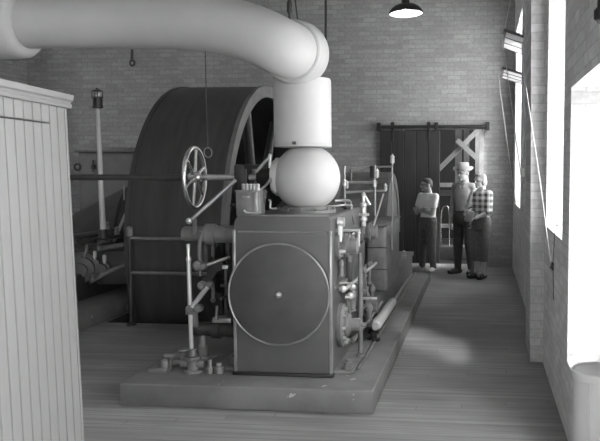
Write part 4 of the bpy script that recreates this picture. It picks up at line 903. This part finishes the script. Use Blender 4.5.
person(mb, 1.69, (-.50, -.86), (-.62, -.78, -.05), dict(feet=((.07, 0, .3), (-.06, .02, -.3)), arms=man_arms, skin=M['skin_dark'], shirt=M['shirt'], trousers=M['jeans_dark'], shoe=M['shoe_dark'], sleeve=1.85, hem=.57, hemz=.555, waist=.575, slim=.90, sh=.097, extra=man_extra, curl=.9),
       'man in pale cowboy hat, work shirt and dark jeans standing by the doorway')
# girl in plaid shirt
def girl_arms(J, H, shs):
    return [(J(.122 * H, .06 * H, .64 * H), J(.03 * H, .14 * H, .585 * H), J(-.8, .35, -.3) - J(0, 0, 0), J(0, -.3, -1) - J(0, 0, 0)), (J(-.112 * H, .085 * H, .625 * H), J(-.045 * H, .115 * H, .785 * H), J(.3, -.1, 1) - J(0, 0, 0), J(.4, -1, 0) - J(0, 0, 0))]
def girl_extra(o, hp, HH, Rm, J, H):
    hair_blob(o, hp, HH, Rm, M['hair_fair'], [((0, -.09, .20), (.385, .44, .37)), ((0, -.28, -.10), (.36, .26, .38)), ((.26, -.1, -.05), (.14, .24, .30)), ((-.26, -.1, -.05), (.14, .24, .30)), ((.0, .16, .42), (.26, .24, .12))], [(hp(0, .29, .26), Rm @ V(0, .9, -.35))])
    blob('collar', lambda b: [capsule(b, J(s * .012 * H, .05 * H, .795 * H), J(s * .045 * H, .01 * H, .84 * H), .014, .016) for s in (1, -1)], M['plaid'], o, .006, 1)
gb = onZ(480.8, 278.3, 0)
go = person(gb, 1.575, (-.55, -.83), (-.70, -.71, -.04), dict(feet=((.035, .02, .1), (-.045, .0, -.35)), arms=girl_arms, skin=M['skin'], shirt=M['plaid'], trousers=M['jeans'], shoe=M['shoe_dark'], sleeve=1., cuffr=.036, hem=.55, hemz=.535, slim=.86, sh=.088, leg_end=.45, cuff=.165, roll=M['jeans'], flats=True, extra=girl_extra, curl=1.1),
       'girl in plaid shirt and rolled jeans with one hand raised to her chin')
f = V(-.55, -.83, 0).normalized(); l = V(-f.y, f.x, 0); hb = gb + l * -.035 + f * .28 + V(0, 0, .80)
hb = P(469.5, 216, gb.y - .27)
bm = BM(); box(bm, hb + V(-.06, -.05, -.09), hb + V(.06, .05, .08), .015, 3, rot=Matrix.Rotation(.3, 3, 'Y'))
hg = obj('handbag', bm, M['bag'], loc=hb); tag(hg, 'small grey box bag held at the waist by the girl', 'bag')
bm = BM(); tube(bm, spline([hb + V(-.02, 0, .07), hb + V(0, 0, .12), hb + V(.06, 0, .12), hb + V(.075, 0, .06)], 5), .008, 8); obj('bag_handle', bm, M['shoe_dark'], hg)

# ------------------------------------------------------------------ light
w = bpy.data.worlds.new('sky'); SC.world = w; w.use_nodes = True
bg = w.node_tree.nodes['Background']; wt = w.node_tree
tc = wt.nodes.new('ShaderNodeTexCoord'); dp = wt.nodes.new('ShaderNodeVectorMath'); dp.operation = 'DOT_PRODUCT'; dp.inputs[1].default_value = V(1, -.25, .45).normalized()
wt.links.new(tc.outputs['Generated'], dp.inputs[0])
mr = wt.nodes.new('ShaderNodeMapRange'); mr.inputs[1].default_value = -.4; mr.inputs[2].default_value = 1; mr.inputs[3].default_value = .9; mr.inputs[4].default_value = 3.3
wt.links.new(dp.outputs['Value'], mr.inputs[0]); wt.links.new(mr.outputs[0], bg.inputs[1]); bg.inputs[0].default_value = (.86, .86, .86, 1)
sd = bpy.data.lights.new('sun', 'SUN'); sd.energy = 1.3; sd.angle = math.radians(7); so = bpy.data.objects.new('sun', sd); C.objects.link(so)
sun_dir = V(-1, 1.2, -1.75).normalized(); so.rotation_euler = sun_dir.to_track_quat('-Z', 'Y').to_euler(); so.location = (4, 2, 8)
SC.view_settings.view_transform = 'Standard'; SC.view_settings.look = 'None'; SC.view_settings.gamma = 1; SC.view_settings.exposure = 2.45
SC.view_settings.use_curve_mapping = False
SC.cycles.diffuse_bounces = 6
